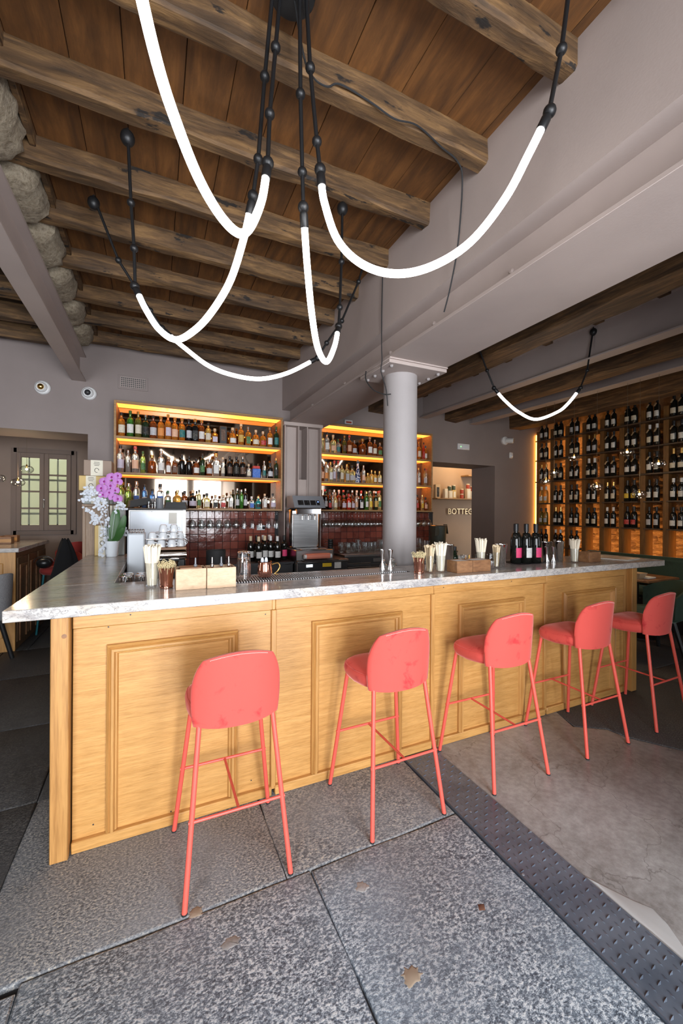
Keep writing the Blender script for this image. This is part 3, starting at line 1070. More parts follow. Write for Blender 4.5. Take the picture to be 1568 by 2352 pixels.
# ---------------------------------------------------------------- stools
SW = .192
def make_stool():
    t = thing('bar_stool', '', 'bar stool', (0, 0, 0))
    cm, vm = M['coral_paint'], M['coral_velvet']
    # local frame: +y towards the bar, origin on the floor under the seat centre
    def seat_fn(u, v):
        # u around, v from bottom centre over the rim to the top centre
        a = 2 * PI * u
        e = 4.6
        ca, sa = math.cos(a), math.sin(a)
        rx = (abs(ca) ** (2 / e)) * (1 if ca >= 0 else -1)
        ry = (abs(sa) ** (2 / e)) * (1 if sa >= 0 else -1)
        prof = ((0, 0), (.80, 0), (.93, .006), (.985, .024), (1.0, .045), (.985, .060), (.965, .066), (.955, .066), (.93, .076), (.82, .090), (.5, .098), (0, .100))
        i = int(round(v * (len(prof) - 1)))
        s, h = prof[i]
        yv = ry * .165 * s
        zt = .637 + (.0 if yv > 0 else -yv * .14) + h
        return (rx * SW * s * (1.0 - .06 * (yv < 0) * abs(yv) / .2), .022 + yv, zt - .04 * max(0, -yv))
    part('seat', MB().grid(seat_fn, 40, 11), vm, t, True, 60)
    # seam piping round the seat
    pts = []
    for i in range(41):
        p = seat_fn(i / 40, 6.5 / 11)
        q = seat_fn(i / 40, 7 / 11)
        pts.append((q[0] * 1.004, q[1], q[2] + .002))
    part('piping', MB().tube(pts[:41], .0028, 5, False), vm, t)
    # backrest: rounded shell wrapping slightly forward
    W0, ZB, ZT = .190, .640, .955

    def shell(off):
        def fn(u, v):
            s, t = (u - .5) * 2, (v - .5) * 2
            k = .70 if t > 0 else .30
            x = s * math.sqrt(1 - k * t * t / 2)
            z = t * math.sqrt(1 - k * s * s / 2)
            zf = (z + 1) / 2
            xx = x * W0 * (1.0 - .085 * zf)
            zz = ZB + (ZT - ZB) * zf
            yy = -.170 + .055 * abs(x) ** 2.6 - .036 * zf + off(u, v)
            return (xx, yy, zz)
        return fn

    th = .030
    outer = shell(lambda u, v: 0)
    N, K = 22, 14

    def thick(u, v):
        s = abs(u - .5) * 2
        e = min(1, (1 - s) * 5.5 + .05) ** .5 * min(1, (1 - v) * 7 + .05) ** .5
        return th * e + .006
    inner = shell(thick)
    mb = MB()
    mb.grid(outer, N, K)
    n0 = len(mb.v)
    mb.grid(inner, N, K)
    m_ = N + 1
    rim = [i for i in range(m_)] + [j * m_ + N for j in range(1, K + 1)] + [K * m_ + i for i in range(N - 1, -1, -1)] + [j * m_ for j in range(K - 1, 0, -1)]
    for i in range(len(rim)):
        a, b2 = rim[i], rim[(i + 1) % len(rim)]
        mb.f.append((a, b2, n0 + b2, n0 + a))
    part('backrest', mb, vm, t, True, 75)
    # stitching along the back's upper edge
    st = MB()
    for i in range(46):
        u = .10 + .80 * i / 46
        p = Vector(outer(u, .97)) + Vector((0, -.0015, .0))
        q = Vector(outer(u + .009, .97)) + Vector((0, -.0015, .0))
        st.cyl(p, q, .0011, 4)
    sp = part('stitching', st, M['stitch'], t)
    sp['kind'] = 'stuff'
    feet = {(-1, -1): (-.208, -.225), (1, -1): (.208, -.225), (-1, 1): (-.226, .218), (1, 1): (.226, .218)}
    tops = {(-1, -1): (-.150, -.128, .665), (1, -1): (.150, -.128, .665), (-1, 1): (-.152, .150, .655), (1, 1): (.152, .150, .655)}
    pt = {}
    for k in feet:
        f, tp = Vector((*feet[k], .004)), Vector(tops[k])
        lg = part('leg', MB().cyl(f, tp, .0105, 12), cm, t)
        part('foot_cap', MB().lathe([(.0112, 0), (.0112, .007)], (f.x, f.y, 0), 12), M['black_rubber'], lg)
        pt[k] = f.lerp(tp, .305 / tp.z)
    e = Vector((.012, 0, 0))
    part('footrest', MB().cyl(pt[(-1, -1)] - e, pt[(1, -1)] + e, .0065, 10), cm, t)
    part('footrest', MB().cyl(pt[(-1, 1)] - e, pt[(1, 1)] + e, .0065, 10), cm, t)
    part('stretcher', MB().cyl((pt[(-1, -1)] + pt[(1, -1)]) / 2, (pt[(-1, 1)] + pt[(1, 1)]) / 2, .006, 10), cm, t)
    return t


stool = make_stool()
note_kids(stool)
stool_labels = ('coral velvet bar stool nearest the camera, before the first oak panel',
                'coral velvet bar stool with a foot on the chequered plate edge, second along the bar',
                'coral velvet bar stool in the middle of the row, third along the bar',
                'coral velvet bar stool at the far oak panel, fourth along the bar',
                'dim red bar stool cut off by the picture edge, beyond the bar end')
for i, (x, rz) in enumerate(((.318, .0), (1.122, .01), (1.88, -.01), (2.645, .0), (3.375, .02))):
    o = stool if i == 0 else copy_tree(stool)
    o.location = (x, 1.845, 0)
    o.rotation_euler = (0, 0, rz)
    tag(o, stool_labels[i], 'bar stool', 'coral velvet stools along the bar')

# ---------------------------------------------------------------- bottle cabinets
def cabinet(name, label, x0, x1, shelves):
    y0, y1, z0, z1 = 5.13, 5.395, 1.53, 2.752
    t = thing(name, label, 'cabinet', ((x0 + x1) / 2, 5.26, z0))
    wdm = M['shelf_oak']
    th = .022
    part('side', MB().box(x0, x0 + th, y0, y1, z0, z1, .001), wdm, t)
    part('side', MB().box(x1 - th, x1, y0, y1, z0, z1, .001), wdm, t)
    part('top_board', MB().box(x0 + th, x1 - th, y0, y1, z1 - th, z1, .001), wdm, t)
    part('base_board', MB().box(x0 + th, x1 - th, y0, y1, z0, z0 + th, .001), wdm, t)
    part('mirror_back', MB().box(x0 + th, x1 - th, y1 - .008, y1 - .002, z0 + th, z1 - th), M['mirror'], t)
    for i, s in enumerate(shelves):
        sh = part('shelf', MB().box(x0 + th, x1 - th, y0 + .004, y1 - .012, s - .020, s, .001), wdm, t)
        part('front_lip', MB().box(x0 + th, x1 - th, y0 + .004, y0 + .016, s - .028, s - .0202, .001), wdm, sh)
        part('led_diffuser', MB().box(x0 + .025, x1 - .025, y0 + .0165, y1 - .03, s - .024, s - .0205), M['led_amber'], sh)
    part('front_lip', MB().box(x0 + th, x1 - th, y0 + .002, y0 + .016, z1 - th - .008, z1 - th - .0002, .001), wdm, t)
    part('led_diffuser', MB().box(x0 + .025, x1 - .025, y0 + .0165, y1 - .03, z1 - th - .005, z1 - th - .0005), M['led_amber'], t)
    return t


cabL = cabinet('bottle_cabinet', 'long backlit oak bottle cabinet with three shelves left of the steel column', -.42, 1.518, (2.358, 1.952))
cabR = cabinet('bottle_cabinet', 'backlit oak bottle cabinet partly hidden behind the round column', 2.05, 3.94, (2.345, 1.942))

# ---------------------------------------------------------------- bottles
def prof_bottle(r, hb, hs, rn, h, lip=.002):
    """radius, body height, shoulder end, neck radius, total"""
    p = [(r * .86, 0), (r, .006), (r, hb)]
    for i in range(1, 6):
        a = i / 5 * PI / 2
        p.append((rn + (r - rn) * math.cos(a) ** .8 if i < 5 else rn, hb + (hs - hb) * math.sin(a)))
    p += [(rn, h - .012), (rn + lip, h - .010), (rn + lip, h)]
    return p


BT = {}


def bottle_type(key, r, hb, hs, rn, h, lab, caph=.03, square=False):
    n = 18
    if square:
        def sq(prof, n=20):
            mb = MB()
            vs, fs = [], []
            for rr, hh in prof:
                for i in range(n):
                    a = 2 * PI * (i + .5) / n
                    e = 6 if rr > r * .7 else 2
                    ca, sa = math.cos(a), math.sin(a)
                    k = (abs(ca) ** e + abs(sa) ** e) ** (-1 / e)
                    vs.append((rr * k * ca, rr * k * sa, hh))
            for j in range(len(prof) - 1):
                for i in range(n):
                    k = (i + 1) % n
                    fs.append((j * n + i, j * n + k, (j + 1) * n + k, (j + 1) * n + i))
            fs += [tuple(range(n)), tuple(range((len(prof) - 1) * n, len(prof) * n))]
            return mb.add(vs, fs)
        body = sq(prof_bottle(r, hb, hs, rn, h)).mesh('bottle_body', True, 60)
        z0, z1 = lab
        lm = MB().box(-r * .78, r * .78, -r - .0015, -r - .0003, z0, z1).mesh('bottle_label')
    else:
        body = MB().lathe(prof_bottle(r, hb, hs, rn, h), n=n).mesh('bottle_body', True, 60)
        z0, z1 = lab
        mb = MB()
        a0, a1, k = -PI * .86, -PI * .14, 10
        vs = []
        for i in range(k + 1):
            a = a0 + (a1 - a0) * i / k
            for z in (z0, z1):
                vs.append(((r + .0012) * math.cos(a), (r + .0012) * math.sin(a), z))
        mb.add(vs, [(2 * i, 2 * i + 2, 2 * i + 3, 2 * i + 1) for i in range(k)])
        lm = mb.mesh('bottle_label')
    cp = MB().lathe([(rn + .0035, h - caph), (rn + .0035, h + .002), (rn + .001, h + .004)], n=12).mesh('bottle_cap')
    BT[key] = (body, lm, cp, r, h)


bottle_type('whisky', .037, .165, .205, .0135, .275, (.045, .135))
bottle_type('tall', .036, .185, .225, .0135, .305, (.05, .15))
bottle_type('slim', .031, .195, .235, .0125, .300, (.05, .14))
bottle_type('short', .036, .120, .150, .0125, .205, (.03, .095))
bottle_type('squat', .046, .100, .150, .0150, .215, (.025, .085))
bottle_type('square', .033, .155, .180, .0135, .245, (.03, .12), square=True)
bottle_type('square_short', .036, .105, .130, .0140, .185, (.02, .085), square=True)
bottle_type('flask', .044, .115, .155, .0130, .215, (.03, .09))
bottle_type('wine', .0375, .185, .225, .0145, .305, (.05, .13), .055)
bottle_type('burgundy', .041, .150, .235, .0145, .300, (.045, .12), .055)
bottle_type('champagne', .044, .150, .245, .0155, .315, (.05, .12), .075)
BCAP = {'black': M['black_paint'], 'gold': M['brass'], 'silver': M['steel'], 'cork': M['light_wood'], 'red': M['label_red'], 'white': M['white_plastic'],
        'green': M['leaf_green'], 'blue': M['blue_front'], 'grey': M['grey_plastic']}
GCOL = {'amber': 'amber', 'honey': 'honey-coloured', 'dark_amber': 'dark brown', 'green': 'green', 'olive': 'olive', 'dark_green': 'dark green', 'black': 'black',
        'gin': 'clear', 'lime': 'lime-green', 'pale_yellow': 'pale yellow', 'blue': 'blue', 'teal': 'teal', 'red': 'red', 'wine': 'dark'}
ORD = ['first', 'second', 'third', 'fourth', 'fifth', 'sixth', 'seventh', 'eighth', 'ninth', 'tenth', 'eleventh', 'twelfth', 'thirteenth', 'fourteenth', 'fifteenth', 'sixteenth',
       'seventeenth', 'eighteenth', 'nineteenth', 'twentieth', 'twenty-first', 'twenty-second', 'twenty-third', 'twenty-fourth']


def bottle(kind, glass, lab, cap, loc, label, group, rz=0.0, sc=1.0, cat='bottle', name='bottle'):
    body, lm, cp, r, h = BT[kind]
    o = put(name, body, M['glass_' + glass], None, loc)
    o.rotation_euler = (0, 0, rz)
    o.scale = (sc, sc, sc)
    tag(o, label, cat, group)
    if lab:
        put('label', lm, M['label_' + lab], o)
    if cap:
        put('cap', cp, BCAP[cap], o)
    return o


def shelf_row(spec, xs, z, where, group, y=5.225):
    items = []
    for i, (s, x) in enumerate(zip(spec.split(), xs)):
        k, gl, lb, cp = s.split(',')[:4]
        sc = float(s.split(',')[4]) if s.count(',') > 3 else 1.0
        lb = None if lb == '-' else lb
        txt = '%s bottle%s, %s from left on %s' % (GCOL[gl], (' with %s label' % lb) if lb else '', ORD[i], where)
        r = BT[k][3] * sc
        lo, hi = (-.398, 1.496) if x < 1.8 else (2.072, 3.918)
        x = min(max(x, lo + r + .003), hi - r - .003)
        items.append([x, r, (k, gl, lb, cp, z, txt, sc)])
    for i, (x, r, (k, gl, lb, cp, z, txt, sc)) in enumerate(items):
        # slim down where neighbours stand shoulder to shoulder
        f = 1.0
        for j in (i - 1, i + 1):
            if 0 <= j < len(items):
                f = min(f, (abs(items[j][0] - x) - .003) / (items[j][1] + r))
        sq = k.startswith('square')
        o = bottle(k, gl, lb, cp, (x, y, z), txt, group, 0.0 if sq else rng.uniform(-.2, .2) + .2, sc)
        o.scale = (sc * max(.6, f), sc * max(.6, f), sc)


X_L1 = [-0.352, -0.263, -0.181, -0.104, -0.024, 0.058, 0.136, 0.211, 0.29, 0.368, 0.44, 0.515, 0.593, 0.672, 0.888, 0.994, 1.085, 1.184, 1.278, 1.37, 1.455]
shelf_row('whisky,amber,cream,black tall,green,white,green tall,olive,cream,gold whisky,dark_green,black,silver whisky,dark_amber,grey,black whisky,amber,orange,gold '
          'tall,amber,lilac,gold whisky,amber,peach,gold whisky,amber,teal,gold whisky,black,grey,black square,black,black,gold,1.15 whisky,dark_amber,white,gold '
          'whisky,honey,cream,black,.9 square_short,amber,lilac,cork squat,amber,white,cork whisky,amber,gold,cork square,amber,green,silver flask,amber,cream,cork '
          'flask,amber,red,cork,.95 whisky,amber,white,silver,.95 tall,dark_green,teal,green,.93', X_L1, 2.359, 'long cabinet\'s top shelf', 'bottles on the top shelf of the long cabinet')
X_L2 = [-0.363, -0.283, -0.21, -0.13, -0.034, 0.063, 0.143, 0.214, 0.293, 0.374, 0.456, 0.529, 0.609, 0.688, 0.771, 0.855, 0.939, 1.018, 1.095, 1.297, 1.377, 1.458]
shelf_row('tall,gin,lilac,black slim,gin,-,silver,.85 tall,gin,peach,red slim,lime,lime_,green,.85 squat,dark_amber,-,gold,1.0 whisky,gin,white,silver '
          'square,dark_amber,white,cork,.85 square,dark_amber,brown,cork,.8 whisky,black,-,black,.9 whisky,black,-,black,.85 short,dark_amber,white,black slim,dark_green,green,black,.9 '
          'short,dark_amber,grey,silver square,gin,white,gold,1.15 slim,gin,cream,cork,.8 whisky,black,brown,black,.95 whisky,black,black,black,.95 whisky,black,brown,silver,.95 '
          'short,gin,cream,cork,.85 slim,gin,teal,silver,.75 short,black,grey,black slim,dark_green,black,gold,.9'.replace('lime_', 'green'), X_L2, 1.953, 'long cabinet\'s middle shelf', 'bottles on the middle shelf of the long cabinet')
X_L3 = [-0.353, -0.276, -0.196, -0.111, -0.029, 0.056, 0.14, 0.244, 0.325, 0.419, 0.491, 0.582, 0.683, 0.777, 0.872, 0.953, 1.006, 1.056, 1.135, 1.221, 1.307, 1.414]
shelf_row('tall,lime,cream,gold whisky,lime,-,silver slim,gin,blue,silver slim,blue,white,black,.9 square,blue,grey,black,.9 square,gin,blue,black,1.15 short,gin,green,green flask,honey,-,gold '
          'short,dark_amber,grey,black flask,black,lilac,cork slim,pale_yellow,green,black,.75 square_short,pale_yellow,cream,black square_short,gin,black,cork,.9 square_short,gin,red,cork,.9 '
          'square,gin,white,cork,.85 slim,dark_green,grey,silver,.85 slim,green,-,silver,.8 slim,black,grey,silver,.85 square_short,gin,blue,white,.85 squat,teal,black,gold,.75 square,gin,white,cork,.8 '
          'flask,gin,lilac,black,.95', X_L3, 1.553, 'long cabinet\'s bottom shelf', 'bottles on the bottom shelf of the long cabinet')
X_R1 = [2.108, 2.187, 2.28, 2.361, 2.456, 2.536, 2.618, 2.75, 2.871, 2.955, 3.042, 3.749, 3.838, 3.918]
WR = 'column cabinet\'s %s shelf'
shelf_row('whisky,pale_yellow,-,gold tall,gin,white,black,.95 flask,pale_yellow,peach,cork,1.2 short,gin,teal,green tall,olive,olive_,gold,.85 tall,dark_amber,peach,red,.9 short,dark_amber,grey,silver '
          'squat,dark_amber,-,gold,1.1 whisky,dark_amber,white,silver whisky,dark_amber,cream,silver,.88 short,dark_amber,green,silver tall,amber,cream,gold,.9 tall,red,red,black,.9 short,amber,white,blue,1.1'
          .replace('olive_', 'brown'), X_R1, 2.346, WR % 'top', 'bottles on the top shelf of the column cabinet')
X_R2 = [2.111, 2.178, 2.243, 2.302, 2.362, 2.421, 2.498, 2.582, 2.769, 2.84, 2.904, 2.963, 3.039, 3.744, 3.86, 3.914]
shelf_row('tall,dark_amber,peach,black,.9 slim,gin,orange,gold,.9 square,pale_yellow,white,gold,1.12 tall,gin,lilac,red,.98 tall,gin,black,red,.98 whisky,pale_yellow,cream,black square,pale_yellow,grey,gold,1.05 '
          'flask,pale_yellow,grey,black,1.15 slim,gin,peach,silver,.85 square_short,honey,-,gold,.8 short,honey,-,gold,.95 short,honey,cream,gold,.9 short,pale_yellow,cream,gold,.9 slim,gin,white,gold,.9 '
          'slim,pale_yellow,grey,black,.9 slim,gin,white,red,.9', X_R2, 1.943, WR % 'middle', 'bottles on the middle shelf of the column cabinet')
X_R3 = [2.107, 2.176, 2.236, 2.282, 2.323, 2.38, 2.456, 2.533, 2.598, 2.657, 2.729, 2.823, 2.891, 2.98, 3.042, 3.725, 3.817, 3.902]
shelf_row('tall,black,green,black,.85 slim,black,grey,green,.85 short,black,red,black slim,gin,-,silver,.8 flask,pale_yellow,cream,cork,1.1 slim,dark_amber,brown,white,.85 short,dark_amber,lilac,red short,red,white,red,1.1 '
          'short,dark_amber,lilac,black slim,gin,peach,white,.8 square,black,white,silver,.95 slim,green,white,gold,.88 slim,pale_yellow,yellow,green,.9 tall,dark_green,gold,silver,.9 slim,pale_yellow,green,red,.95 '
          'slim,dark_amber,red,black,.8 slim,pale_yellow,yellow,gold,.8 short,dark_amber,peach,black', X_R3, 1.553, WR % 'bottom', 'bottles on the bottom shelf of the column cabinet')
# second row of dark syrups and liqueurs behind on the bottom shelf of the column cabinet
for i in range(14):
    bottle('tall', ('dark_green', 'black', 'dark_amber', 'gin', 'red')[i % 5], ('white', 'grey', 'cream')[i % 3], ('white', 'red', 'black', 'silver')[i % 4], (2.125 + i * .073, 5.318, 1.553),
           '%s bottle, %s from left in rear row of column cabinet\'s bottom shelf' % (GCOL[('dark_green', 'black', 'dark_amber', 'gin', 'red')[i % 5]], ORD[i]),
           'rear row on the bottom shelf of the column cabinet', rng.uniform(-.3, .5), .93)

# boxed bottle, blue tin and painted decanter among the bottles
bx = thing('gift_box', 'dark gift box with a window among whisky bottles on the top shelf', 'box', (.771, 5.235, 2.359))
part('carton', MB().box(.728, .814, 5.20, 5.28, 2.359, 2.585, .003), M['black_paint'], bx)
part('window_film', MB().box(.745, .797, 5.1985, 5.1999, 2.40, 2.545), M['label_brown'], bx)
tn = thing('blue_tin', 'blue and red square tin standing on the middle shelf', 'tin', (1.194, 5.235, 1.953))
part('tin_body', MB().box(1.142, 1.246, 5.20, 5.28, 1.953, 2.075, .006), M['label_blue'], tn)
part('tin_lid', MB().box(1.150, 1.238, 5.205, 5.275, 2.075, 2.11, .006), M['label_red'], tn)
dc = thing('painted_decanter', 'white and blue painted ceramic decanter on the column cabinet\'s middle shelf', 'decanter', (2.68, 5.235, 1.943))
part('decanter_body', MB().lathe([(.035, 0), (.042, .01), (.040, .08), (.030, .16), (.020, .22), (.016, .27), (.016, .285)], (2.68, 5.235, 1.943), 18), M['painted_ceramic'], dc)
part('stopper', MB().lathe([(.014, .285), (.024, .30), (.018, .325), (.006, .335)], (2.68, 5.235, 1.943), 14), M['blue_front'], dc)

# ================================================================ LED TUBE LAMPS
TR = .0135


def lerp_len(pts, a, b):
    """points of the polyline between arc lengths a and b"""
    out, d = [], 0.0
    for p, q in zip(pts[:-1], pts[1:]):
        l = (q - p).length
        for t in ((a - d) / l, (b - d) / l):
            if 0 <= t <= 1:
                out.append((d + t * l, p.lerp(q, t)))
        if a < d < b:
            out.append((d, p))
        d += l
    out.sort(key=lambda e: e[0])
    return [p for _, p in out]


def rod_parts(root, pts, joints):
    """jointed black rod through the given points, a bead at each joint"""
    pts = [Vector(p) for p in pts]
    part('rod', MB().tube(pts, .0078, 10), M['black_metal'], root)
    for j in joints:
        j = Vector(j)
        part('bead', MB().sphere(j, .0185, 14, 10), M['black_metal'], root)


def end_cap(root, p, d):
    p, d = Vector(p), Vector(d).normalized()
    part('end_cap', MB().lathe([(.0155, -.012), (.0165, -.010), (.0165, .030), (.014, .038), (.008, .045)], p, 14, d), M['black_metal'], root)
    part('bead', MB().sphere(p + d * .055, .0215, 14, 10), M['black_metal'], root)


def led_lamp(label, tube_pts, rodA, rodB, ballA=None, ballB=None):
    tp = catmull(tube_pts, 7)
    base = tp[len(tp) // 2]
    t = thing('tube_lamp', label, 'pendant lamp', base, 0, 'glowing tube lamps hanging from the ceiling')
    part('light_tube', MB().tube(tp, TR, 14), M['led_tube'], t)
    for rod, p, q, ball in ((rodA, tp[0], tp[2], ballA), (rodB, tp[-1], tp[-3], ballB)):
        end_cap(t, p, p - q)
        if rod:
            rod_parts(t, [p + (p - q).normalized() * .05] + rod, rod[:-1])
            if ball:
                b_ = Vector(rod[-1])
                part('ceiling_ball', MB().sphere(b_ + Vector((0, 0, -.035)), .033, 16, 12, 1.15), M['black_metal'], t)
                part('hook', MB().cyl(b_ + Vector((0, 0, -.01)), b_ + Vector((0, 0, .012)), .006, 8), M['black_metal'], t)
    return t


led_lamp('glowing tube lamp sweeping in from the upper left edge, largest of the tubes',
         [(0.347, 1.40, 2.700), (0.327, 1.38, 2.59), (0.281, 1.335, 2.46), (0.237, 1.29, 2.396), (0.175, 1.228, 2.384), (0.107, 1.155, 2.412), (0.049, 1.09, 2.475), (-0.002, 1.03, 2.56), (-.05, .965, 2.70), (-.08, .92, 2.85)],
         [(0.366, 1.428, 2.95), (0.392, 1.450, 3.225), (.412, 1.468, 3.44)], [(-.10, .89, 3.05), (-.115, .87, 3.38)], None, True)
led_lamp('glowing tube lamp drooping low at the left, crossing behind the largest tube',
         [(0.325, 1.560, 2.675), (0.308, 1.585, 2.585), (0.269, 1.643, 2.444), (0.213, 1.724, 2.348), (0.153, 1.812, 2.291), (0.081, 1.918, 2.274), (0.012, 2.02, 2.348), (-0.044, 2.102, 2.463), (-0.077, 2.15, 2.55)],
         [(0.348, 1.526, 2.858), (0.365, 1.501, 3.155), (.385, 1.475, 3.44)], [(-.098, 2.18, 2.78), (-0.114, 2.204, 3.011), (-0.132, 2.231, 3.375)], None, True)
led_lamp('thin distant glowing tube lamp hanging in a shallow curve before the bottle cabinet',
         [(0.075, 2.776, 2.635), (0.157, 2.773, 2.573), (0.317, 2.768, 2.472), (0.485, 2.763, 2.432), (0.661, 2.757, 2.435), (0.845, 2.752, 2.501), (1.023, 2.746, 2.611)],
         [(-0.034, 2.779, 2.766), (-0.209, 2.784, 3.034), (-0.34, 2.788, 3.375)], [(1.14, 2.743, 2.764), (1.26, 2.739, 2.95), (1.396, 2.735, 3.275), (1.425, 2.734, 3.375)], True, None)
led_lamp('narrow hairpin glowing tube lamp hanging just right of the ceiling rose',
         [(0.524, 1.496, 2.645), (0.534, 1.512, 2.60), (0.555, 1.541, 2.497), (0.598, 1.604, 2.358), (0.664, 1.699, 2.257), (0.772, 1.854, 2.268), (0.886, 2.02, 2.425), (0.936, 2.092, 2.543)],
         [(0.505, 1.469, 2.822), (0.487, 1.444, 3.09), (.476, 1.428, 3.44)], [(0.973, 2.145, 2.716), (1.0, 2.184, 3.012), (1.01, 2.198, 3.375)], None, True)
led_lamp('broad glowing tube lamp swooping up to the right before the main beam',
         [(0.552, 1.388, 2.735), (0.561, 1.379, 2.66), (0.602, 1.352, 2.520), (0.677, 1.303, 2.424), (0.776, 1.239, 2.379), (0.885, 1.168, 2.394), (0.998, 1.096, 2.470), (1.095, 1.033, 2.611), (1.161, .990, 2.760), (1.196, .968, 2.845)],
         [(0.536, 1.396, 2.891), (0.513, 1.411, 3.168), (.499, 1.42, 3.44)], [(1.246, .935, 3.10), (1.275, .916, 3.40)], None, None)
led_lamp('small glowing tube lamp in the right bay below the timber beams',
         [(3.795, 2.651, 2.724), (3.717, 2.687, 2.616), (3.62, 2.732, 2.528), (3.424, 2.823, 2.453), (3.267, 2.896, 2.526), (3.148, 2.95, 2.633), (3.077, 2.983, 2.719)],
         [(3.884, 2.61, 2.941), (3.937, 2.585, 3.36)], [(2.982, 3.027, 2.934), (2.83, 3.098, 3.38)], True, True)
rose = thing('ceiling_rose', 'round black ceiling plate gathering four lamp rods', 'ceiling rose', (.455, 1.445, 3.46))
part('rose_plate', MB().lathe([(.085, 0), (.088, .004), (.088, .034), (.08, .038)], (.455, 1.452, 3.458), 28), M['black_metal'], rose)
cb = catmull([(.47, 1.47, 3.46), (.52, 1.50, 3.30), (.60, 1.606, 3.36), (.66, 1.600, 3.345), (.723, 1.602, 3.385), (.875, 1.602, 3.372), (1.0, 1.602, 3.350), (1.126, 1.603, 3.372), (1.30, 1.640, 3.366), (1.43, 1.668, 3.362), (1.49, 1.70, 3.3),
              (1.55, 1.80, 3.05), (1.565, 1.88, 2.85), (1.575, 1.95, 2.73)], 6)
o = put('power_cable', MB().tube([p - Vector((.47, 1.47, 3.4)) for p in cb], .0042, 6).mesh('power_cable'), M['black_rubber'], None, (.47, 1.47, 3.4))
tag(o, 'black cable running along a joist then dropping down the main beam', 'cable')
cb = catmull([(1.58, 2.69, 3.33), (1.578, 2.695, 3.05), (1.582, 2.70, 2.80), (1.592, 2.71, 2.70), (1.597, 2.73, 2.62), (1.66, 2.76, 2.50), (1.70, 2.80, 2.38)], 6)
o = put('power_cable', MB().tube([p - Vector((1.58, 2.69, 3)) for p in cb], .0040, 6).mesh('power_cable'), M['black_rubber'], None, (1.58, 2.69, 3))
tag(o, 'thin black cable hanging straight down in front of the column head', 'cable')
cb = catmull([(1.597, 2.98, 2.70), (1.58, 2.95, 2.62), (1.60, 2.87, 2.52), (1.66, 2.80, 2.47), (1.715, 2.775, 2.47)], 6)
o = put('power_cable', MB().tube([p - Vector((1.6, 2.9, 2.5)) for p in cb], .0045, 6).mesh('power_cable'), M['black_rubber'], None, (1.6, 2.9, 2.5))
tag(o, 'black cable looping from beam to column', 'cable')

# ================================================================ WINE WALL
WX = 6.53
rack = thing('wine_shelving', 'floor to ceiling oak wine shelving against a backlit stone wall', 'shelving', (6.62, 4.2, 0))
posts_hi = [5.362, 5.07, 4.774, 4.469, 4.169, 3.868, 3.568, 3.272, 2.97, 2.67, 2.37]
for yv in posts_hi:
    part('post', MB().box(WX, WX + .20, yv - .07, yv, 0, 3.05, .003), M['wine_post'], rack)
    part('led_strip', MB().box(WX + .205, WX + .222, yv - .045, yv - .025, .5, 2.95 if yv > 4.7 else 1.30), M['led_wine'], rack)
part('led_strip', MB().box(WX + .030, WX + .046, 5.364, 5.398, .4, 3.0), M['led_edge'], rack)
ZU = (2.87, 2.505, 2.11)
ZL = (1.709, 1.314)
for z in ZU:
    for i in range(len(posts_hi) - 1):
        part('shelf', MB().box(WX - .08, WX + .19, posts_hi[i + 1] - .036, posts_hi[i] - .038, z - .022, z, .002), M['shelf_dark'], rack)
for z in ZL:
    for i in range(len(posts_hi) - 1):
        part('shelf', MB().box(WX - .06, WX + .19, posts_hi[i + 1] + .002, posts_hi[i] - .072, z - .020, z, .002), M['shelf_dark'], rack)
for i in range(3):
    part('shelf', MB().box(WX - .06, WX + .19, posts_hi[i + 1] + .002, posts_hi[i] - .072, .905, .925, .002), M['shelf_dark'], rack)
tagm = MB().box(-.013, .013, -.0008, .0008, -.028, .028).mesh('neck_tag')
kinds = ('wine', 'burgundy', 'wine', 'champagne')
labs = ('white', 'cream', 'white', 'white', 'grey', 'cream')
for zi, z in enumerate(ZU + ZL + (.925,)):
    for i in range(len(posts_hi) - 1):
        if z < 1 and i > 2:
            continue
        gap0, gap1 = posts_hi[i] - .07, posts_hi[i + 1]
        kd = kinds[(i * 3 + zi * 2 + i * zi) % 4]
        lb = labs[(i * 5 + zi * 7) % 6]
        gl = 'wine'
        if zi in (3, 4) and i == 0:
            gl = 'honey' if zi == 3 else 'olive'
            kd = 'burgundy'
        if zi == 3 and i == 5:
            lb = 'yellow'
            kd = 'champagne'
        if zi == 4 and i == 5:
            lb = 'red'
        cap = ('black', 'black', 'white', 'black', 'black', 'black', 'gold')[(i + zi * 3) % 7] if zi > 0 else 'black'
        r = BT[kd][3]
        mid = (gap0 + gap1) / 2
        for j, (dy, dx) in enumerate(((.047, 0), (-.047, 0))):
            txt = '%s wine bottle with %s label, %s bay from corner, %s shelf down, %s of pair' % (GCOL[gl], lb, ORD[i], ORD[zi], ('farther', 'nearer')[j])
            o = bottle(kd, gl, lb, cap, (WX - .02 + dx, mid + dy, z + .001), txt, 'wine bottles on the wall shelving', -PI / 2 - .35 + rng.uniform(-.15, .15), 1.0, 'wine bottle', 'wine_bottle')
            if zi < 3 and (i + zi + j) % 5 != 4:
                tg = put('neck_tag', tagm, M['kraft'], o, (0, -.034, .215))
                tg.rotation_euler = (-.45, .25, 0)
# rubble stones of the wall behind
def stone_mesh(seed):
    r2 = random.Random(seed)
    mb = MB()
    nu, nv = 6, 4

    def fn(u, v):
        s, t = (u - .5) * 2, (v - .5) * 2
        k = .7
        y = s * math.sqrt(1 - k * t * t / 2)
        z = t * math.sqrt(1 - k * s * s / 2)
        e = max(0, 1 - max(abs(s), abs(t)) ** 4)
        return (-.055 * e - r2.uniform(0, .022) * e, y * .5 + r2.uniform(-.03, .03), z * .5 + r2.uniform(-.04, .04))
    mb.grid(fn, nu, nv)
    return mb.mesh('stone', True, 30)


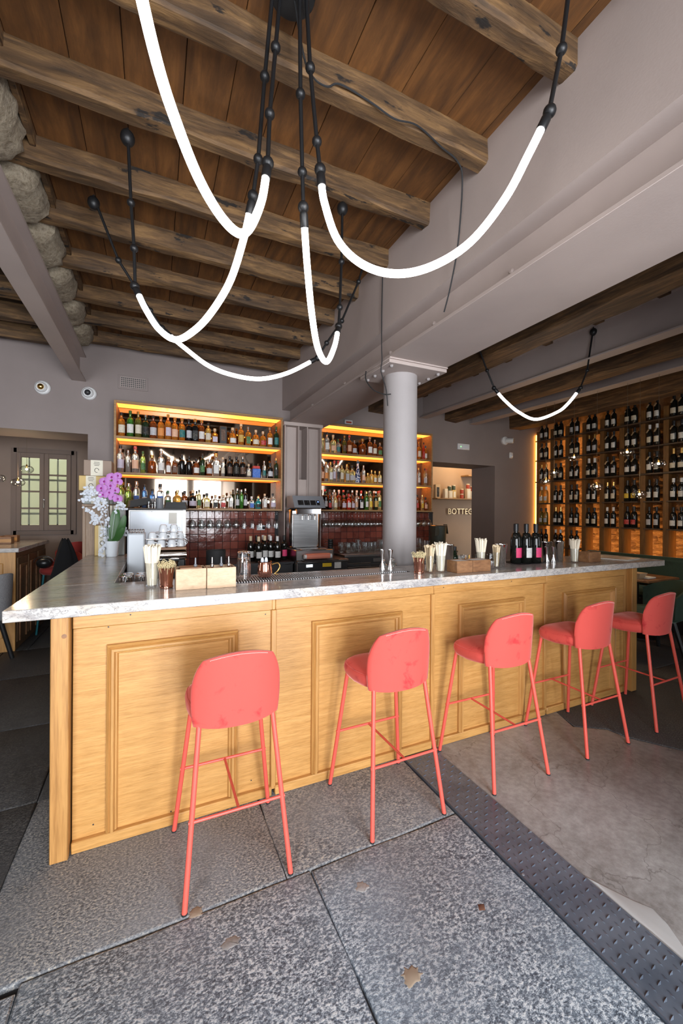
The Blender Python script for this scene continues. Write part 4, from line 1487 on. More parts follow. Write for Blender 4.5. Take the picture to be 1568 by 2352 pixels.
wr = bpy.data.objects['wall_right']
smesh = [stone_mesh(i) for i in range(9)]
z = .50
r_i = 0
cnt = 0
while z < 3.0 and cnt < 298:
    hgt = rng.uniform(.075, .125)
    yv = 2.55 - rng.uniform(0, .12)
    while yv < 5.36 and cnt < 298:
        wdt = rng.uniform(.15, .30)
        o = put('stone', smesh[cnt % 9], M['rubble_stone'], wr, (7.058, yv + wdt / 2, z + hgt / 2))
        o.scale = (rng.uniform(.7, 1.5), wdt * .97, hgt * .96)
        yv += wdt
        cnt += 1
    z += hgt

# glass globe pendants
def globe(label, x, y, z, ztop, group, r=.072):
    t = thing('globe_pendant', label, 'pendant lamp', (x, y, z), 0, group)
    prof = [(.016, .045), (.030, .044), (.050, .038), (.066, .022), (.072, 0), (.064, -.022), (.045, -.040), (.043, -.0385), (.062, -.020), (.0695, 0), (.064, .021), (.049, .0365), (.030, .042), (.016, .043)]
    part('globe', MB().lathe([(a * r / .072, h * r / .072) for a, h in prof], (x, y, z), 24, cap=False), M['glass_thin'], t)
    part('bulb', MB().sphere((x, y, z + .004), .011, 12, 8), M['bulb'], t)
    part('lamp_holder', MB().lathe([(.007, .016), (.009, .02), (.009, .055), (.004, .062)], (x, y, z), 10), M['brass'], t)
    part('cord', MB().cyl((x, y, z + .06), (x, y, ztop), .0018, 6), M['lamp_cord'], t)
    ld = bpy.data.lights.new('globe_light', 'POINT')
    ld.energy = 2.2
    ld.color = (1, .72, .44)
    ld.shadow_soft_size = .012
    lo = bpy.data.objects.new('globe_light', ld)
    COL.objects.link(lo)
    lo.parent = t
    lo.location = (0, 0, -.060)
    return t


for (x, y, z, lb) in ((5.0, 3.821, 2.081, 'small globe pendant second from the back wall'), (5.0, 3.95, 1.965, 'small globe pendant nearest the back wall'), (5.0, 3.529, 2.257, 'globe pendant hanging highest at the far end, beside the small tube lamp'),
                      (5.0, 3.227, 1.856, 'globe pendant hanging low mid-row before the wine bottles'), (5.0, 2.872, 2.239, 'globe pendant hanging high, third from the right edge'),
                      (5.0, 2.738, 1.741, 'lowest globe pendant, before a yellow label'), (5.0, 2.548, 2.068, 'largest globe pendant, nearest the right picture edge')):
    globe('clear glass ' + lb, x, y, z, 3.05, 'glass globe pendants before the wine wall')
for (x, z, lb) in ((-1.409, 2.008, 'upper glass globe pendant before the nook window'), (-1.493, 1.848, 'lower glass globe pendant before the nook window'), (-1.67, 1.888, 'glass globe pendant cut by the left picture edge')):
    globe(lb, x, 6.02 if x > -1.6 else 6.0, z, 2.9, 'glass globe pendants in the nook')

# ================================================================ REAR COUNTER, TILES, MACHINES
# tiled splashback
splash = struct('wall_splashback', MB().box(-.40, 1.532, 5.375, 5.398, .80, 1.528).box(2.058, 4.14, 5.375, 5.398, .80, 1.528), M['mortar'], 'glazed red tile splashback below the bottle cabinets')
tile_m = MB().box(-.0475, .0475, -.008, 0, -.0475, .0475, .003).mesh('tile')
for r in range(7):
    z = .88 + r * .099
    if z > 1.50:
        continue
    for c_ in range(45):
        x = -.345 + c_ * .099
        if x > 4.10 or (1.48 < x < 2.10):
            continue
        if -.40 < x < .05 and z < 1.5:
            continue
        o = put('tile', tile_m, M['red_tile'], splash, (x, 5.375 + rng.uniform(-.0015, .0015), z))
        o.rotation_euler = (rng.uniform(-.008, .008), 0, rng.uniform(-.008, .008))
sock = thing('wall_socket', 'white electrical socket plate on the red tiles beside the wine bottles', 'socket', (1.29, 5.36, 1.30))
part('plate', MB().box(1.235, 1.345, 5.355, 5.366, 1.27, 1.335, .003), M['white_plastic'], sock)
part('socket_insert', MB().box(1.25, 1.30, 5.352, 5.356, 1.283, 1.322, .002), M['porcelain'], sock)
part('plug', MB().lathe([(.018, 0), (.018, .03), (.010, .04)], (1.325, 5.355, 1.30), 12, (0, -1, 0)), M['black_rubber'], sock)
sock = thing('wall_socket', 'white electrical socket plate on the tiles right of the drinks dispenser', 'socket', (2.11, 5.36, 1.28))
part('plate', MB().box(2.07, 2.16, 5.355, 5.366, 1.25, 1.315, .003), M['white_plastic'], sock)
part('socket_insert', MB().box(2.085, 2.145, 5.352, 5.356, 1.262, 1.302, .002), M['porcelain'], sock)


def fridge(name, label, x0, x1, y0, z1, front, doors, yb=5.37):
    t = thing(name, label, 'fridge', ((x0 + x1) / 2, 5.0, 0))
    part('body', MB().box(x0, x1, y0 + .03, yb, .06, z1 - .03, .003), M['brushed_steel'], t)
    part('worktop', MB().box(x0 - .004, x1 + .004, y0, yb, z1 - .03, z1, .004), M['dark_plastic'] if front == 'blue_front' else M['brushed_steel'], t)
    w = (x1 - x0) / doors
    for d in range(doors):
        a, c2 = x0 + d * w + .012, x0 + (d + 1) * w - .012
        dr = part('door', MB().box(a, c2, y0 + .005, y0 + .03, .10, z1 - .14, .004), M[front], t)
        part('door_handle', MB().box(a + .03, c2 - .03, y0 - .012, y0 + .006, z1 - .175, z1 - .16, .004), M['steel'], dr)
    part('control_strip', MB().box(x0 + .01, x1 - .01, y0 + .004, y0 + .03, z1 - .13, z1 - .035, .002), M['dark_plastic'], t)
    part('plinth', MB().box(x0 + .02, x1 - .02, y0 + .06, yb - .07, 0, .06), M['dark_plastic'], t)
    return t


f1 = fridge('undercounter_fridge', 'low fridge with blue doors and a black top carrying wine bottles', .72, 1.54, 4.70, .915, 'blue_front', 2)
f2 = fridge('undercounter_fridge', 'steel undercounter fridge with yellow sticker under the drinks dispenser', 1.55, 2.22, 4.58, .93, 'dark_plastic', 1, 5.08)
part('yellow_sticker', MB().box(1.87, 1.99, 4.5815, 4.584, .845, .89), M['yellow_sticker'], f2)
part('energy_sticker', MB().box(2.03, 2.12, 4.5815, 4.584, .82, .895), M['label_white'], f2)
part('display', MB().box(1.66, 1.74, 4.5815, 4.584, .85, .88), M['white_led'], f2)
f3 = fridge('undercounter_fridge', 'black undercounter fridge with red display below rows of glasses', 2.24, 4.10, 4.72, .96, 'dark_plastic', 3)
part('yellow_sticker', MB().box(2.92, 3.04, 4.7215, 4.724, .86, .905), M['yellow_sticker'], f3)
part('display', MB().box(2.74, 2.80, 4.7215, 4.724, .865, .895), M['red_screen'], f3)
part('control_box', MB().box(2.66, 2.88, 4.716, 4.7215, .855, .905, .001), M['brushed_steel'], f3)
for k in range(5):
    part('vent_slat', MB().box(2.27, 2.62, 4.715, 4.72, .64 + k * .05, .655 + k * .05), M['steel'], f3)

# wine bottles on the blue fridge
spots = ((1.06, 4.92, 'burgundy', 'white', 'cork'), (1.13, 4.80, 'burgundy', 'white', 'cork'), (1.145, 4.97, 'wine', 'cream', 'black'), (1.22, 4.86, 'wine', 'white', 'cork'), (1.232, 5.0, 'wine', 'white', 'white'),
         (1.312, 5.0, 'wine', 'white', 'white'), (1.30, 4.89, 'burgundy', 'white', 'white'), (1.36, 4.80, 'burgundy', 'white', 'white'), (1.40, 4.99, 'wine', 'pink', 'black'), (1.47, 4.88, 'wine', 'pink', 'black'))
for i, (x, y, k, lb, cp) in enumerate(spots):
    bottle(k, 'wine', lb, cp, (x, y, .916), 'dark wine bottle with %s label on the blue fridge, %s counted from the left' % (lb, ORD[i]), 'wine bottles on the blue fridge', .3, 1.0, 'wine bottle', 'wine_bottle')

# drinks dispenser
dp = thing('drinks_dispenser', 'stainless drinks dispenser with four black buttons against the steel column', 'dispenser', (1.75, 4.8, .93))
part('base', MB().box(1.535, 2.02, 4.60, 5.06, .93, 1.055, .006), M['brushed_steel'], dp)
part('drip_grille', MB().box(1.60, 1.93, 4.605, 4.80, 1.055, 1.066, .002), M['steel'], dp)
part('splash_plate', MB().box(1.58, 1.90, 4.85, 4.88, 1.066, 1.48, .003), M['brushed_steel'], dp)
part('hood', MB().box(1.545, 1.955, 4.88, 5.06, 1.055, 1.56, .03), M['steel'], dp)
part('valve_rail', MB().box(1.60, 1.92, 4.76, 4.88, 1.49, 1.56, .006), M['chrome'], dp)
for x in (1.68, 1.76, 1.85):
    part('nozzle', MB().lathe([(.012, 0), (.012, .05), (.008, .07)], (x, 4.80, 1.42), 10), M['chrome'], dp)
hd = MB()
hd.prism([(4.70, 1.57), (5.02, 1.57), (5.02, 1.72), (4.80, 1.72)], 'x', 1.545, 1.955)
head = part('control_head', hd, M['grey_plastic'], dp, True, 20)
for k in range(4):
    x0 = 1.600 + k * .082
    mb = MB()
    w = .07 if k < 3 else .04
    mb.add([(x0, 4.717, 1.60), (x0 + w, 4.717, 1.60), (x0 + w, 4.757, 1.66), (x0, 4.757, 1.66)], [(0, 1, 2, 3)])
    mb.v = [(a, b2 - .004, c2 + .003) for a, b2, c2 in mb.v]
    pd = part('button_pad', mb, M['black_paint'], head)
    for (dx, dz) in ((.05, .012), (.05, .042)) if k < 3 else ((.02, .042),):
        part('button', MB().lathe([(.007, 0), (.006, .004)], (x0 + dx, 4.713 + (dz) * .66, 1.603 + dz), 8, (0, -.83, .55)), M['blue_light'] if k == 3 else M['steel'], pd)
roll = thing('film_roll', 'salmon pink roll of film with white ends on the dispenser tray', 'roll', (1.80, 4.53, .93))
part('tray', MB().box(1.60, 2.04, 4.47, 4.60, .931, .943, .002), M['dark_plastic'], roll)
part('film', MB().cyl((1.64, 4.535, .985), (1.94, 4.535, .985), .034, 20), M['salmon_roll'], roll)
for x in (1.612, 1.94):
    part('roll_end', MB().cyl((x, 4.535, .985), (x + .028, 4.535, .985), .026, 16), M['white_plastic'], roll)
st = thing('jug_stack', 'stack of small black jugs with handles beside the dispenser', 'jug', (2.04, 4.72, .962))
for k in range(4):
    part('jug', MB().lathe([(.030, 0), (.036, .004), (.038, .026), (.034, .028)], (2.065, 4.79, 1.055 + k * .029) if k < 9 else 0, 16), M['black_paint'], st)
    part('jug_handle', MB().cyl((2.03, 4.78, 1.078 + k * .029), (1.96, 4.75, 1.088 + k * .029), .004, 6), M['steel'], st)
part('stand', MB().box(2.03, 2.10, 4.755, 4.825, .962, 1.055, .003), M['dark_plastic'], st)

# glassware -----------------------------------------------------------------
def hollow(prof_out, th):
    """closed thin-walled vessel from an outer profile (foot to rim)"""
    inn = [(max(r - th, .0005), h) for r, h in prof_out if h >= prof_out[0][1] + th]
    return prof_out + [(prof_out[-1][0] - th, prof_out[-1][1])] + list(reversed(inn))[1:] + [(.0005, prof_out[0][1] + th * 1.5)]


wg = [(.034, 0), (.034, .0015), (.006, .004), (.0035, .01), (.0035, .085), (.008, .093), (.028, .112), (.038, .140), (.040, .165), (.036, .190), (.031, .205)]
wg_in = [(.0298, .205), (.0348, .190), (.0386, .165), (.0366, .140), (.0266, .114), (.007, .097), (.0005, .094)]
wine_glass_m = MB().lathe([(r, -h) for r, h in wg + wg_in], n=16, cap=False).mesh('wine_glass', True, 80)
fl = [(.030, 0), (.030, .0015), (.005, .004), (.0035, .01), (.0035, .08), (.010, .09), (.021, .12), (.025, .16), (.023, .21)]
flute_m = MB().lathe([(r, -h) for r, h in fl + [(.0218, .21), (.0236, .16), (.0196, .12), (.008, .094), (.0005, .09)]], n=14, cap=False).mesh('flute_glass', True, 80)
hb = MB().lathe([(.028, 0), (.031, .004), (.034, .145), (.0325, .145), (.0295, .012), (.0005, .010)], n=16, cap=False).mesh('highball_glass', True, 50)


def rack_rails(x0, x1, label, n):
    t = thing('glass_rack', label, 'glass rack', ((x0 + x1) / 2, 5.2, 1.51))
    for k in range(n):
        x = x0 + (x1 - x0) * k / (n - 1)
        part('rail', MB().tube([(x, 5.10, 1.523), (x, 5.09, 1.512), (x, 5.34, 1.512), (x, 5.345, 1.529)], .0022, 6), M['steel'], t)
    return t


rack_rails(.36, 1.50, 'steel wire glass rack fixed under the long cabinet', 12)
rack_rails(2.09, 3.93, 'steel wire glass rack fixed under the column cabinet', 19)
for k in range(11):
    x = .36 + (1.14 / 11) * (k + .5)
    for y in (5.14, 5.235):
        m_ = wine_glass_m if k < 6 else flute_m
        o = put('wine_glass' if k < 6 else 'flute_glass', m_, M['glass_thin'], None, (x, y, 1.5095))
        tag(o, '%s glass hanging upside down under the long cabinet, %s column from left, %s row' % ('stemmed wine' if k < 6 else 'slim flute', ORD[k], 'front' if y < 5.2 else 'rear'), 'glass', 'glasses hanging under the long cabinet')
for k in range(18):
    x = 2.09 + (1.84 / 18) * (k + .5)
    if 3.13 < x < 3.62:
        continue
    for y in (5.14, 5.235):
        o = put('wine_glass', wine_glass_m, M['glass_thin'], None, (x, y, 1.5095))
        tag(o, 'wine glass hanging upside down under the column cabinet, %s column from left, %s row' % (ORD[k], 'front' if y < 5.2 else 'rear'), 'glass', 'glasses hanging under the column cabinet')
for k in range(21):
    x = 2.28 + k * .086
    if 3.2 < x < 3.55 or x > 3.66:
        continue
    for j, y in enumerate((4.86, 4.95, 5.04)):
        if j == 0 and k % 3 == 0:
            continue
        o = put('highball_glass', hb, M['glass_thin'], None, (x + .02 * j, y, .961))
        o.scale = (1, 1, 1.0 + (.25 if k % 4 == 3 else 0))
        tag(o, '%s highball glass on the black fridge, %s column from left, %s row' % ('tall' if k % 4 == 3 else 'clear', ORD[k], ('front', 'middle', 'rear')[j]), 'glass', 'highball glasses on the black fridge')
bk = thing('ice_bucket', 'dark olive ice bucket with a cloth over its rim on the rear counter', 'ice bucket', (3.84, 4.86, .961))
part('pail', MB().lathe([(.10, .0), (.105, .01), (.125, .36), (.130, .365), (.126, .372), (.12, .36), (.098, .02), (.001, .02)], (3.84, 4.86, .961), 28), M['bucket_green'], bk)
part('cloth', MB().grid(lambda u, v: (3.84 - .10 - .05 * v + .08 * u, 4.86 - .10 + .06 * abs(u - .5) - .05 * v, 1.345 - .02 * math.sin(3 * u) - .16 * v * (1 - .3 * u)), 8, 6), M['bucket_green'], bk)
part('cloth', MB().grid(lambda u, v: (3.84 + .12 + .025 * v, 4.86 - .06 + .09 * u, 1.345 - .14 * v), 6, 5), M['bucket_green'], bk)
part('rim', MB().lathe([(.127, .362), (.133, .366), (.127, .372)], (3.84, 4.86, .961), 28), M['steel'], bk)

# steel service unit with tins on its top
su = thing('steel_service_unit', 'tall stainless service unit with a white note behind the coffee machine', 'appliance', (.03, 4.9, 0))
part('body', MB().box(-.25, .305, 4.70, 5.12, .05, 1.53, .006), M['brushed_steel'], su)
part('front_panel', MB().box(-.235, .27, 4.694, 4.70, .12, 1.515, .003), M['steel_panel'], su)
part('corner_trim', MB().box(.275, .307, 4.69, 4.70, .05, 1.53, .003), M['steel'], su)
part('top_tray', MB().box(-.255, .31, 4.68, 5.12, 1.53, 1.542, .002), M['dark_plastic'], su)
part('note', MB().box(.135, .215, 4.692, 4.6938, 1.38, 1.50), M['paper'], su)
part('screw', MB().lathe([(.004, 0), (.004, .002)], (-.03, 4.694, 1.51), 8, (0, -1, 0)), M['dark_plastic'], su)
for (x, rz, lb) in ((-.14, .25, 'black loaf tin tilted on the steel unit, beside the orchid'), (.215, -.2, 'black loaf tin upside down at the right end of the steel unit')):
    t = thing('loaf_tin', lb, 'tin', (x, 4.80, 1.542), rz, 'loaf tins on the steel unit')
    mb = MB()
    a, c2, h = .115, .06, .075
    vs = [(-a, -c2, .002), (a, -c2, .002), (a, c2, .002), (-a, c2, .002), (-a * .82, -c2 * .8, h), (a * .82, -c2 * .8, h), (a * .82, c2 * .8, h), (-a * .82, c2 * .8, h)]
    mb.add(vs, [(0, 1, 2, 3), (7, 6, 5, 4), (0, 4, 5, 1), (1, 5, 6, 2), (2, 6, 7, 3), (3, 7, 4, 0)])
    put('tin_body', mb.mesh('tin_body', True, 30), M['black_paint'], t, (0, 0, .03 if x < 0 else 0), (0, -.2 if x < 0 else 0, 0))
    put('tin_rim', MB().box(-a - .008, a + .008, -c2 - .008, c2 + .008, 0, .008, .003).mesh('tin_rim'), M['black_paint'], t, (0, 0, .03 if x < 0 else 0), (0, -.2 if x < 0 else 0, 0))
t = thing('grey_canister', 'grey cylindrical canister between the black tins', 'canister', (.045, 4.79, 1.542))
part('can', MB().lathe([(.040, 0), (.042, .003), (.042, .115), (.039, .118), (.037, .112), (.037, .02), (.001, .02)], (.045, 4.79, 1.542), 22), M['grey_plastic'], t)
for i, x in enumerate((-.06, -.025, .0)):
    o = put('shot_glass', hb, M['glass_thin'], None, (x, 4.76 + .06 * (i % 2), 1.5425))
    o.scale = (.55, .55, .5)
    tag(o, 'small shot glass on top of the steel unit, %s from the left' % ORD[i], 'glass', 'shot glasses on the steel unit')

# inner work stations behind the counter
for (a, c2, lb) in ((-.19, 1.66, 'stainless work station behind the counter, left of the column'), (2.09, 3.70, 'stainless work station behind the counter, right of the column')):
    t = thing('work_station', lb, 'work station', ((a + c2) / 2, 2.85, 0))
    part('cabinet_body', MB().box(a, c2, 2.64, 3.12, 0, .90, .004), M['brushed_steel'], t)
    part('worktop', MB().box(a, c2, 2.625, 3.14, .90, .935, .004), M['steel'], t)
    part('upstand', MB().box(a, c2, 2.615, 2.63, .935, 1.10, .002), M['brushed_steel'], t)
# coffee machine
cmach = thing('coffee_machine', 'white and chrome espresso machine stacked with cups', 'coffee machine', (.02, 3.75, 0))
part('stand', MB().box(-.20, .40, 3.56, 4.10, 0, .88, .004), M['brushed_steel'], cmach)
part('side_panel', MB().box(-.195, -.072, 3.55, 3.95, .885, 1.34, .012), M['white_enamel'], cmach)
part('body', MB().box(-.07, .235, 3.62, 4.0, .96, 1.20, .010), M['black_paint'], cmach)
part('chrome_front', MB().cyl((-.07, 3.60, 1.155), (.24, 3.60, 1.155), .040, 20), M['chrome'], cmach)
part('cup_tray', MB().box(-.075, .24, 3.57, 3.98, 1.20, 1.222, .004), M['walnut'], cmach)
part('rail', MB().tube([(-.07, 3.98, 1.29), (-.07, 3.575, 1.29), (.22, 3.575, 1.29), (.25, 3.60, 1.27), (.24, 3.98, 1.29)], .004, 8), M['chrome'], cmach)
for (x, y) in ((-.07, 3.575), (.08, 3.575), (.22, 3.575)):
    part('rail_post', MB().cyl((x, y, 1.215), (x, y, 1.29), .003, 6), M['chrome'], cmach)
for x in (.02, .15):
    part('group_head', MB().lathe([(.034, 0), (.034, .05)], (x, 3.57, 1.06), 16), M['chrome'], cmach)
    part('portafilter_handle', MB().tube([(x, 3.56, 1.055), (x + .03, 3.47, 1.05), (x + .05, 3.40, 1.04)], [.008, .013, .012], 10), M['black_rubber'], cmach)
part('drip_tray', MB().box(-.05, .25, 3.45, 3.66, .885, .93, .004), M['steel'], cmach)
# pods in a chrome strip on the white panel
for k in range(6):
    part('chrome_clip', MB().box(-.185 + k * .019, -.170 + k * .019, 3.552, 3.60, 1.34, 1.375, .004), M['chrome'], cmach)
cupm = MB().lathe([(.018, 0), (.026, .004), (.034, .022), (.0375, .045), (.038, .060), (.0362, .060), (.0350, .045), (.031, .024), (.020, .010), (.0005, .009)], n=20).mesh('cup')
hdm = MB().tube([(.0365, 0, .050), (.052, 0, .050), (.060, 0, .038), (.054, 0, .024), (.033, 0, .022)], .0045, 7).mesh('cup_handle')
cups = []
nlay = [0, 0, 0]
for (x, y, lay) in ((-.030, 3.63, 0), (.050, 3.62, 0), (.130, 3.63, 0), (.200, 3.68, 0), (-.03, 3.72, 0), (.052, 3.71, 0), (.131, 3.73, 0), (.205, 3.775, 0), (-.02, 3.81, 0), (.07, 3.80, 0),
                    (-.018, 3.66, 1), (.062, 3.645, 1), (.142, 3.66, 1), (.195, 3.725, 1), (.03, 3.74, 1), (.112, 3.745, 1), (.065, 3.67, 2), (.147, 3.70, 2)):
    o = put('espresso_cup', cupm, M['porcelain'], None, (x, y, 1.2225 + lay * .0615 + .06), (PI, 0, -.3 + rng.uniform(-.5, .5)))
    o.scale = (.91, .91, 1)
    put('cup_handle', hdm, M['porcelain'], o)
    cups.append(o)
    nlay[lay] += 1
    tag(o, 'white espresso cup upside down on the coffee machine, %s, %s counted from front left' % (('bottom layer', 'middle layer', 'top layer')[lay], ORD[nlay[lay] - 1]), 'cup', 'espresso cups on the coffee machine')
t = thing('knock_box', 'black round knock box beside the coffee machine', 'knock box', (.49, 3.62, 0))
part('tub', MB().lathe([(.07, 0), (.075, .005), (.082, .30), (.078, .30), (.070, .02), (.001, .02)], (.485, 3.64, .882), 24), M['black_rubber'], t)
part('pedestal', MB().box(.405, .565, 3.56, 3.72, 0, .882, .003), M['brushed_steel'], t)
part('knock_bar', MB().cyl((.41, 3.64, 1.15), (.56, 3.64, 1.15), .010, 10), M['black_rubber'], t)

# tumblers on the station at the inner corner
def fluted(r0, r1, h, n=40, amp=.03, th=.004):
    mb = MB()
    prof = [(r0 * .9, 0), (r0, .005), (r1, h), (r1 - th, h), (r0 - th, .014), (.001, .012)]
    vs, fs = [], []
    for j, (r, z) in enumerate(prof):
        for i in range(n):
            a = 2 * PI * i / n
            k = 1 + (amp * (1 if i % 4 < 2 else -1) if j in (1, 2) else 0)
            vs.append((r * k * math.cos(a), r * k * math.sin(a), z))
    for j in range(len(prof) - 1):
        for i in range(n):
            k = (i + 1) % n
            fs.append((j * n + i, j * n + k, (j + 1) * n + k, (j + 1) * n + i))
    fs.append(tuple(range(n)))
    return mb.add(vs, fs)


tum = fluted(.034, .040, .10).mesh('tumbler', True, 30)
for i, (x, y) in enumerate(((-.155, 2.70), (-.07, 2.69), (-.15, 2.79), (-.065, 2.78), (-.155, 2.88), (-.065, 2.87), (-.15, 2.97), (-.06, 2.96))):
    o = put('tumbler', tum, M['glass_clear'], None, (x, y, 1.0355), (PI, 0, 0))
    o.location.z = .9355 + .10
    tag(o, 'ribbed tumbler upside down in the bar\'s inner corner, lower layer, %s from the front' % ORD[i], 'glass', 'tumblers in the inner corner')
    o2 = put('tumbler', tum, M['glass_clear'], None, (x, y, .9355 + .202), (PI, 0, 0)) if i < 4 else None
    if o2:
        tag(o2, 'ribbed tumbler upside down in the bar\'s inner corner, upper layer, %s from the front' % ORD[i], 'glass', 'tumblers in the inner corner')

# ================================================================ THINGS ON THE COUNTER
CT = 1.1105


def straw_jar(x, y, label, h=.20, n=34, jar_h=.115, mat='straw_paper', r=.032, spread=.020, rs=.0032, flat=False):
    t = thing('straw_jar', label, 'jar', (x, y, CT), 0, 'jars of straws and stirrers on the counter')
    part('glass_jar', MB().lathe([(r - .002, 0), (r, .003), (r, jar_h), (r - .0018, jar_h), (r - .0018, .008), (.0005, .008)], (x, y, CT), 22, cap=False), M['glass_thin'], t)
    mb = MB()
    for k in range(n):
        a = k * 2.399
        rr = math.sqrt((k + .5) / n)
        p = Vector((x + rr * (r - .009) * math.cos(a) * .8, y + rr * (r - .009) * math.sin(a) * .8, CT + .010))
        q = Vector((x + rr * (r + spread) * math.cos(a), y + rr * (r + spread) * math.sin(a), CT + h * rng.uniform(.93, 1.02)))
        k2 = (jar_h - .01) / h
        e = p.lerp(q, k2)
        off = Vector((e.x - x, e.y - y, 0))
        if off.length > r - .006:
            s = (r - .006) / off.length
            q = p + (Vector((x + off.x * s, y + off.y * s, e.z)) - p) / k2
        if flat:
            d = Vector((math.cos(a + 1), math.sin(a + 1), 0)) * .004
            mb.add([tuple(p - d), tuple(p + d), tuple(q + d * 1.5), tuple(q - d * 1.5)], [(0, 1, 2, 3)])
            mb.lathe([(.007, -.001), (.009, 0), (.007, .001)], tuple(q), 8, (math.sin(a), math.cos(a), .2))
        else:
            mb.cyl(p, q, rs, 6)
    s_ = part('straw_bundle', mb, M[mat], t, True)
    s_['kind'] = 'stuff'
    return t


straw_jar(-.012, 2.40, 'glass jar of cream paper straws beside the left copper cup', .225, 70, .13, r=.036, spread=.026)
straw_jar(1.790, 2.235, 'glass jar of cream paper straws left of the walnut boxes', .205, 64, r=.035, spread=.025)
straw_jar(2.245, 2.33, 'glass jar of cream paper straws right of the walnut boxes', .215, 64, r=.035, spread=.025)
straw_jar(3.195, 2.245, 'glass jar of bent cream straws near the counter\'s right end', .195, 60, r=.034, spread=.028)
straw_jar(1.705, 2.245, 'glass jar of flat wooden stirrers beside the right copper cup', .185, 16, mat='light_wood', flat=True)
straw_jar(2.325, 2.255, 'small bundle of wooden stirrers beside the steel shakers', .165, 14, mat='light_wood', flat=True, r=.027)


def julep(x, y, label):
    t = thing('copper_cup', label, 'cup', (x, y, CT), 0, 'copper cups of bamboo picks')
    part('cup_body', MB().lathe([(.030, 0), (.033, .002), (.0335, .012), (.0305, .015), (.0365, .085), (.0375, .088), (.0375, .103), (.0385, .105), (.0375, .108), (.036, .104), (.030, .02), (.001, .016)], (x, y, CT), 26), M['copper'], t)
    mb = MB()
    for k in range(58):
        a = k * 2.399
        rr = math.sqrt((k + .5) / 58)
        p = Vector((x + rr * .022 * math.cos(a), y + rr * .022 * math.sin(a), CT + .025))
        q = Vector((x + rr * .046 * math.cos(a), y + rr * .046 * math.sin(a), CT + rng.uniform(.125, .150) - .018 * rr))
        mb.cyl(p, q, .0012, 4)
        d = Vector((rng.uniform(-1, 1), rng.uniform(-1, 1), .3)).normalized()
        ring = []
        e1 = d.cross(Vector((0, 0, 1))).normalized()
        e2 = d.cross(e1)
        for i in range(7):
            b_ = 2 * PI * i / 6
            ring.append(q + (e1 * math.cos(b_) + e2 * math.sin(b_)) * .006 + Vector((0, 0, .005)))
        mb.tube(ring, .0015, 4, False)
    s_ = part('knot_picks', mb, M['bamboo'], t)
    s_['kind'] = 'stuff'


julep(.058, 2.335, 'copper cup of knotted bamboo picks beside the pale wooden boxes')
julep(1.616, 2.245, 'copper cup of knotted bamboo picks in front of the column')


def caddy(x0, x1, y0, y1, h, mat, label, content):
    t = thing('wooden_caddy', label, 'box', ((x0 + x1) / 2, (y0 + y1) / 2, CT), 0, 'small wooden caddies on the counter')
    th = .007
    for (a, b2, c2, d) in ((x0, x1, y0, y0 + th), (x0, x1, y1 - th, y1), (x0, x0 + th, y0 + th, y1 - th), (x1 - th, x1, y0 + th, y1 - th)):
        part('side', MB().box(a, b2, c2, d, CT, CT + h, .0012), M[mat], t)
    part('bottom', MB().box(x0 + th, x1 - th, y0 + th, y1 - th, CT, CT + th), M[mat], t)
    if content == 'napkins':
        for k in range(7):
            part('napkin', MB().box(x0 + th + .002, x1 - th - .002, y0 + th + .002, y1 - th - .002, CT + h * .55 + k * h * .062, CT + h * .55 + k * h * .062 + .004, .001), M['napkin'], t)
    elif content == 'lid':
        part('lid', MB().box(x0 + .02, x1 - .02, y0 + th + .004, y1 - th - .004, CT + h - .004, CT + h + .004, .001), M['walnut'], t)
    return t


caddy(.100, .249, 2.235, 2.36, .108, 'box_pine', 'pale wooden caddy next to the left copper cup', 'lid')
caddy(.252, .402, 2.225, 2.352, .108, 'box_pine', 'pale wooden caddy beside the stacked glasses', None)
caddy(1.850, 1.985, 2.135, 2.245, .082, 'walnut', 'walnut caddy of napkins next to the straws', 'napkins')
caddy(1.988, 2.150, 2.135, 2.245, .082, 'walnut', 'walnut caddy of napkins next to the shakers', 'napkins')
caddy(3.295, 3.445, 2.185, 2.285, .085, 'walnut', 'walnut caddy at the counter\'s right end', None)
# dropper bottles standing in the pale caddies
for i, (x, y) in enumerate(((.20, 2.30), (.285, 2.29), (.335, 2.30), (.375, 2.30))):
    t = thing('bitters_bottle', ('bitters bottle in the pale caddy by the copper cup', 'bitters bottle at the left of the second pale caddy', 'bitters bottle in the middle of the second pale caddy',
                                 'bitters bottle at the right of the second pale caddy')[i], 'bottle', (x, y, CT + .008), 0, 'bitters bottles in the pale caddies')
    part('glass_body', MB().lathe([(.013, 0), (.0155, .003), (.0155, .065), (.007, .085), (.007, .098)], (x, y, CT + .008), 14), M['glass_dark_amber'], t)
    part('dropper', MB().lathe([(.009, .098), (.009, .112), (.005, .116), (.0035, .150)], (x, y, CT + .008), 10), M['steel'] if i % 2 else M['grey_plastic'], t)
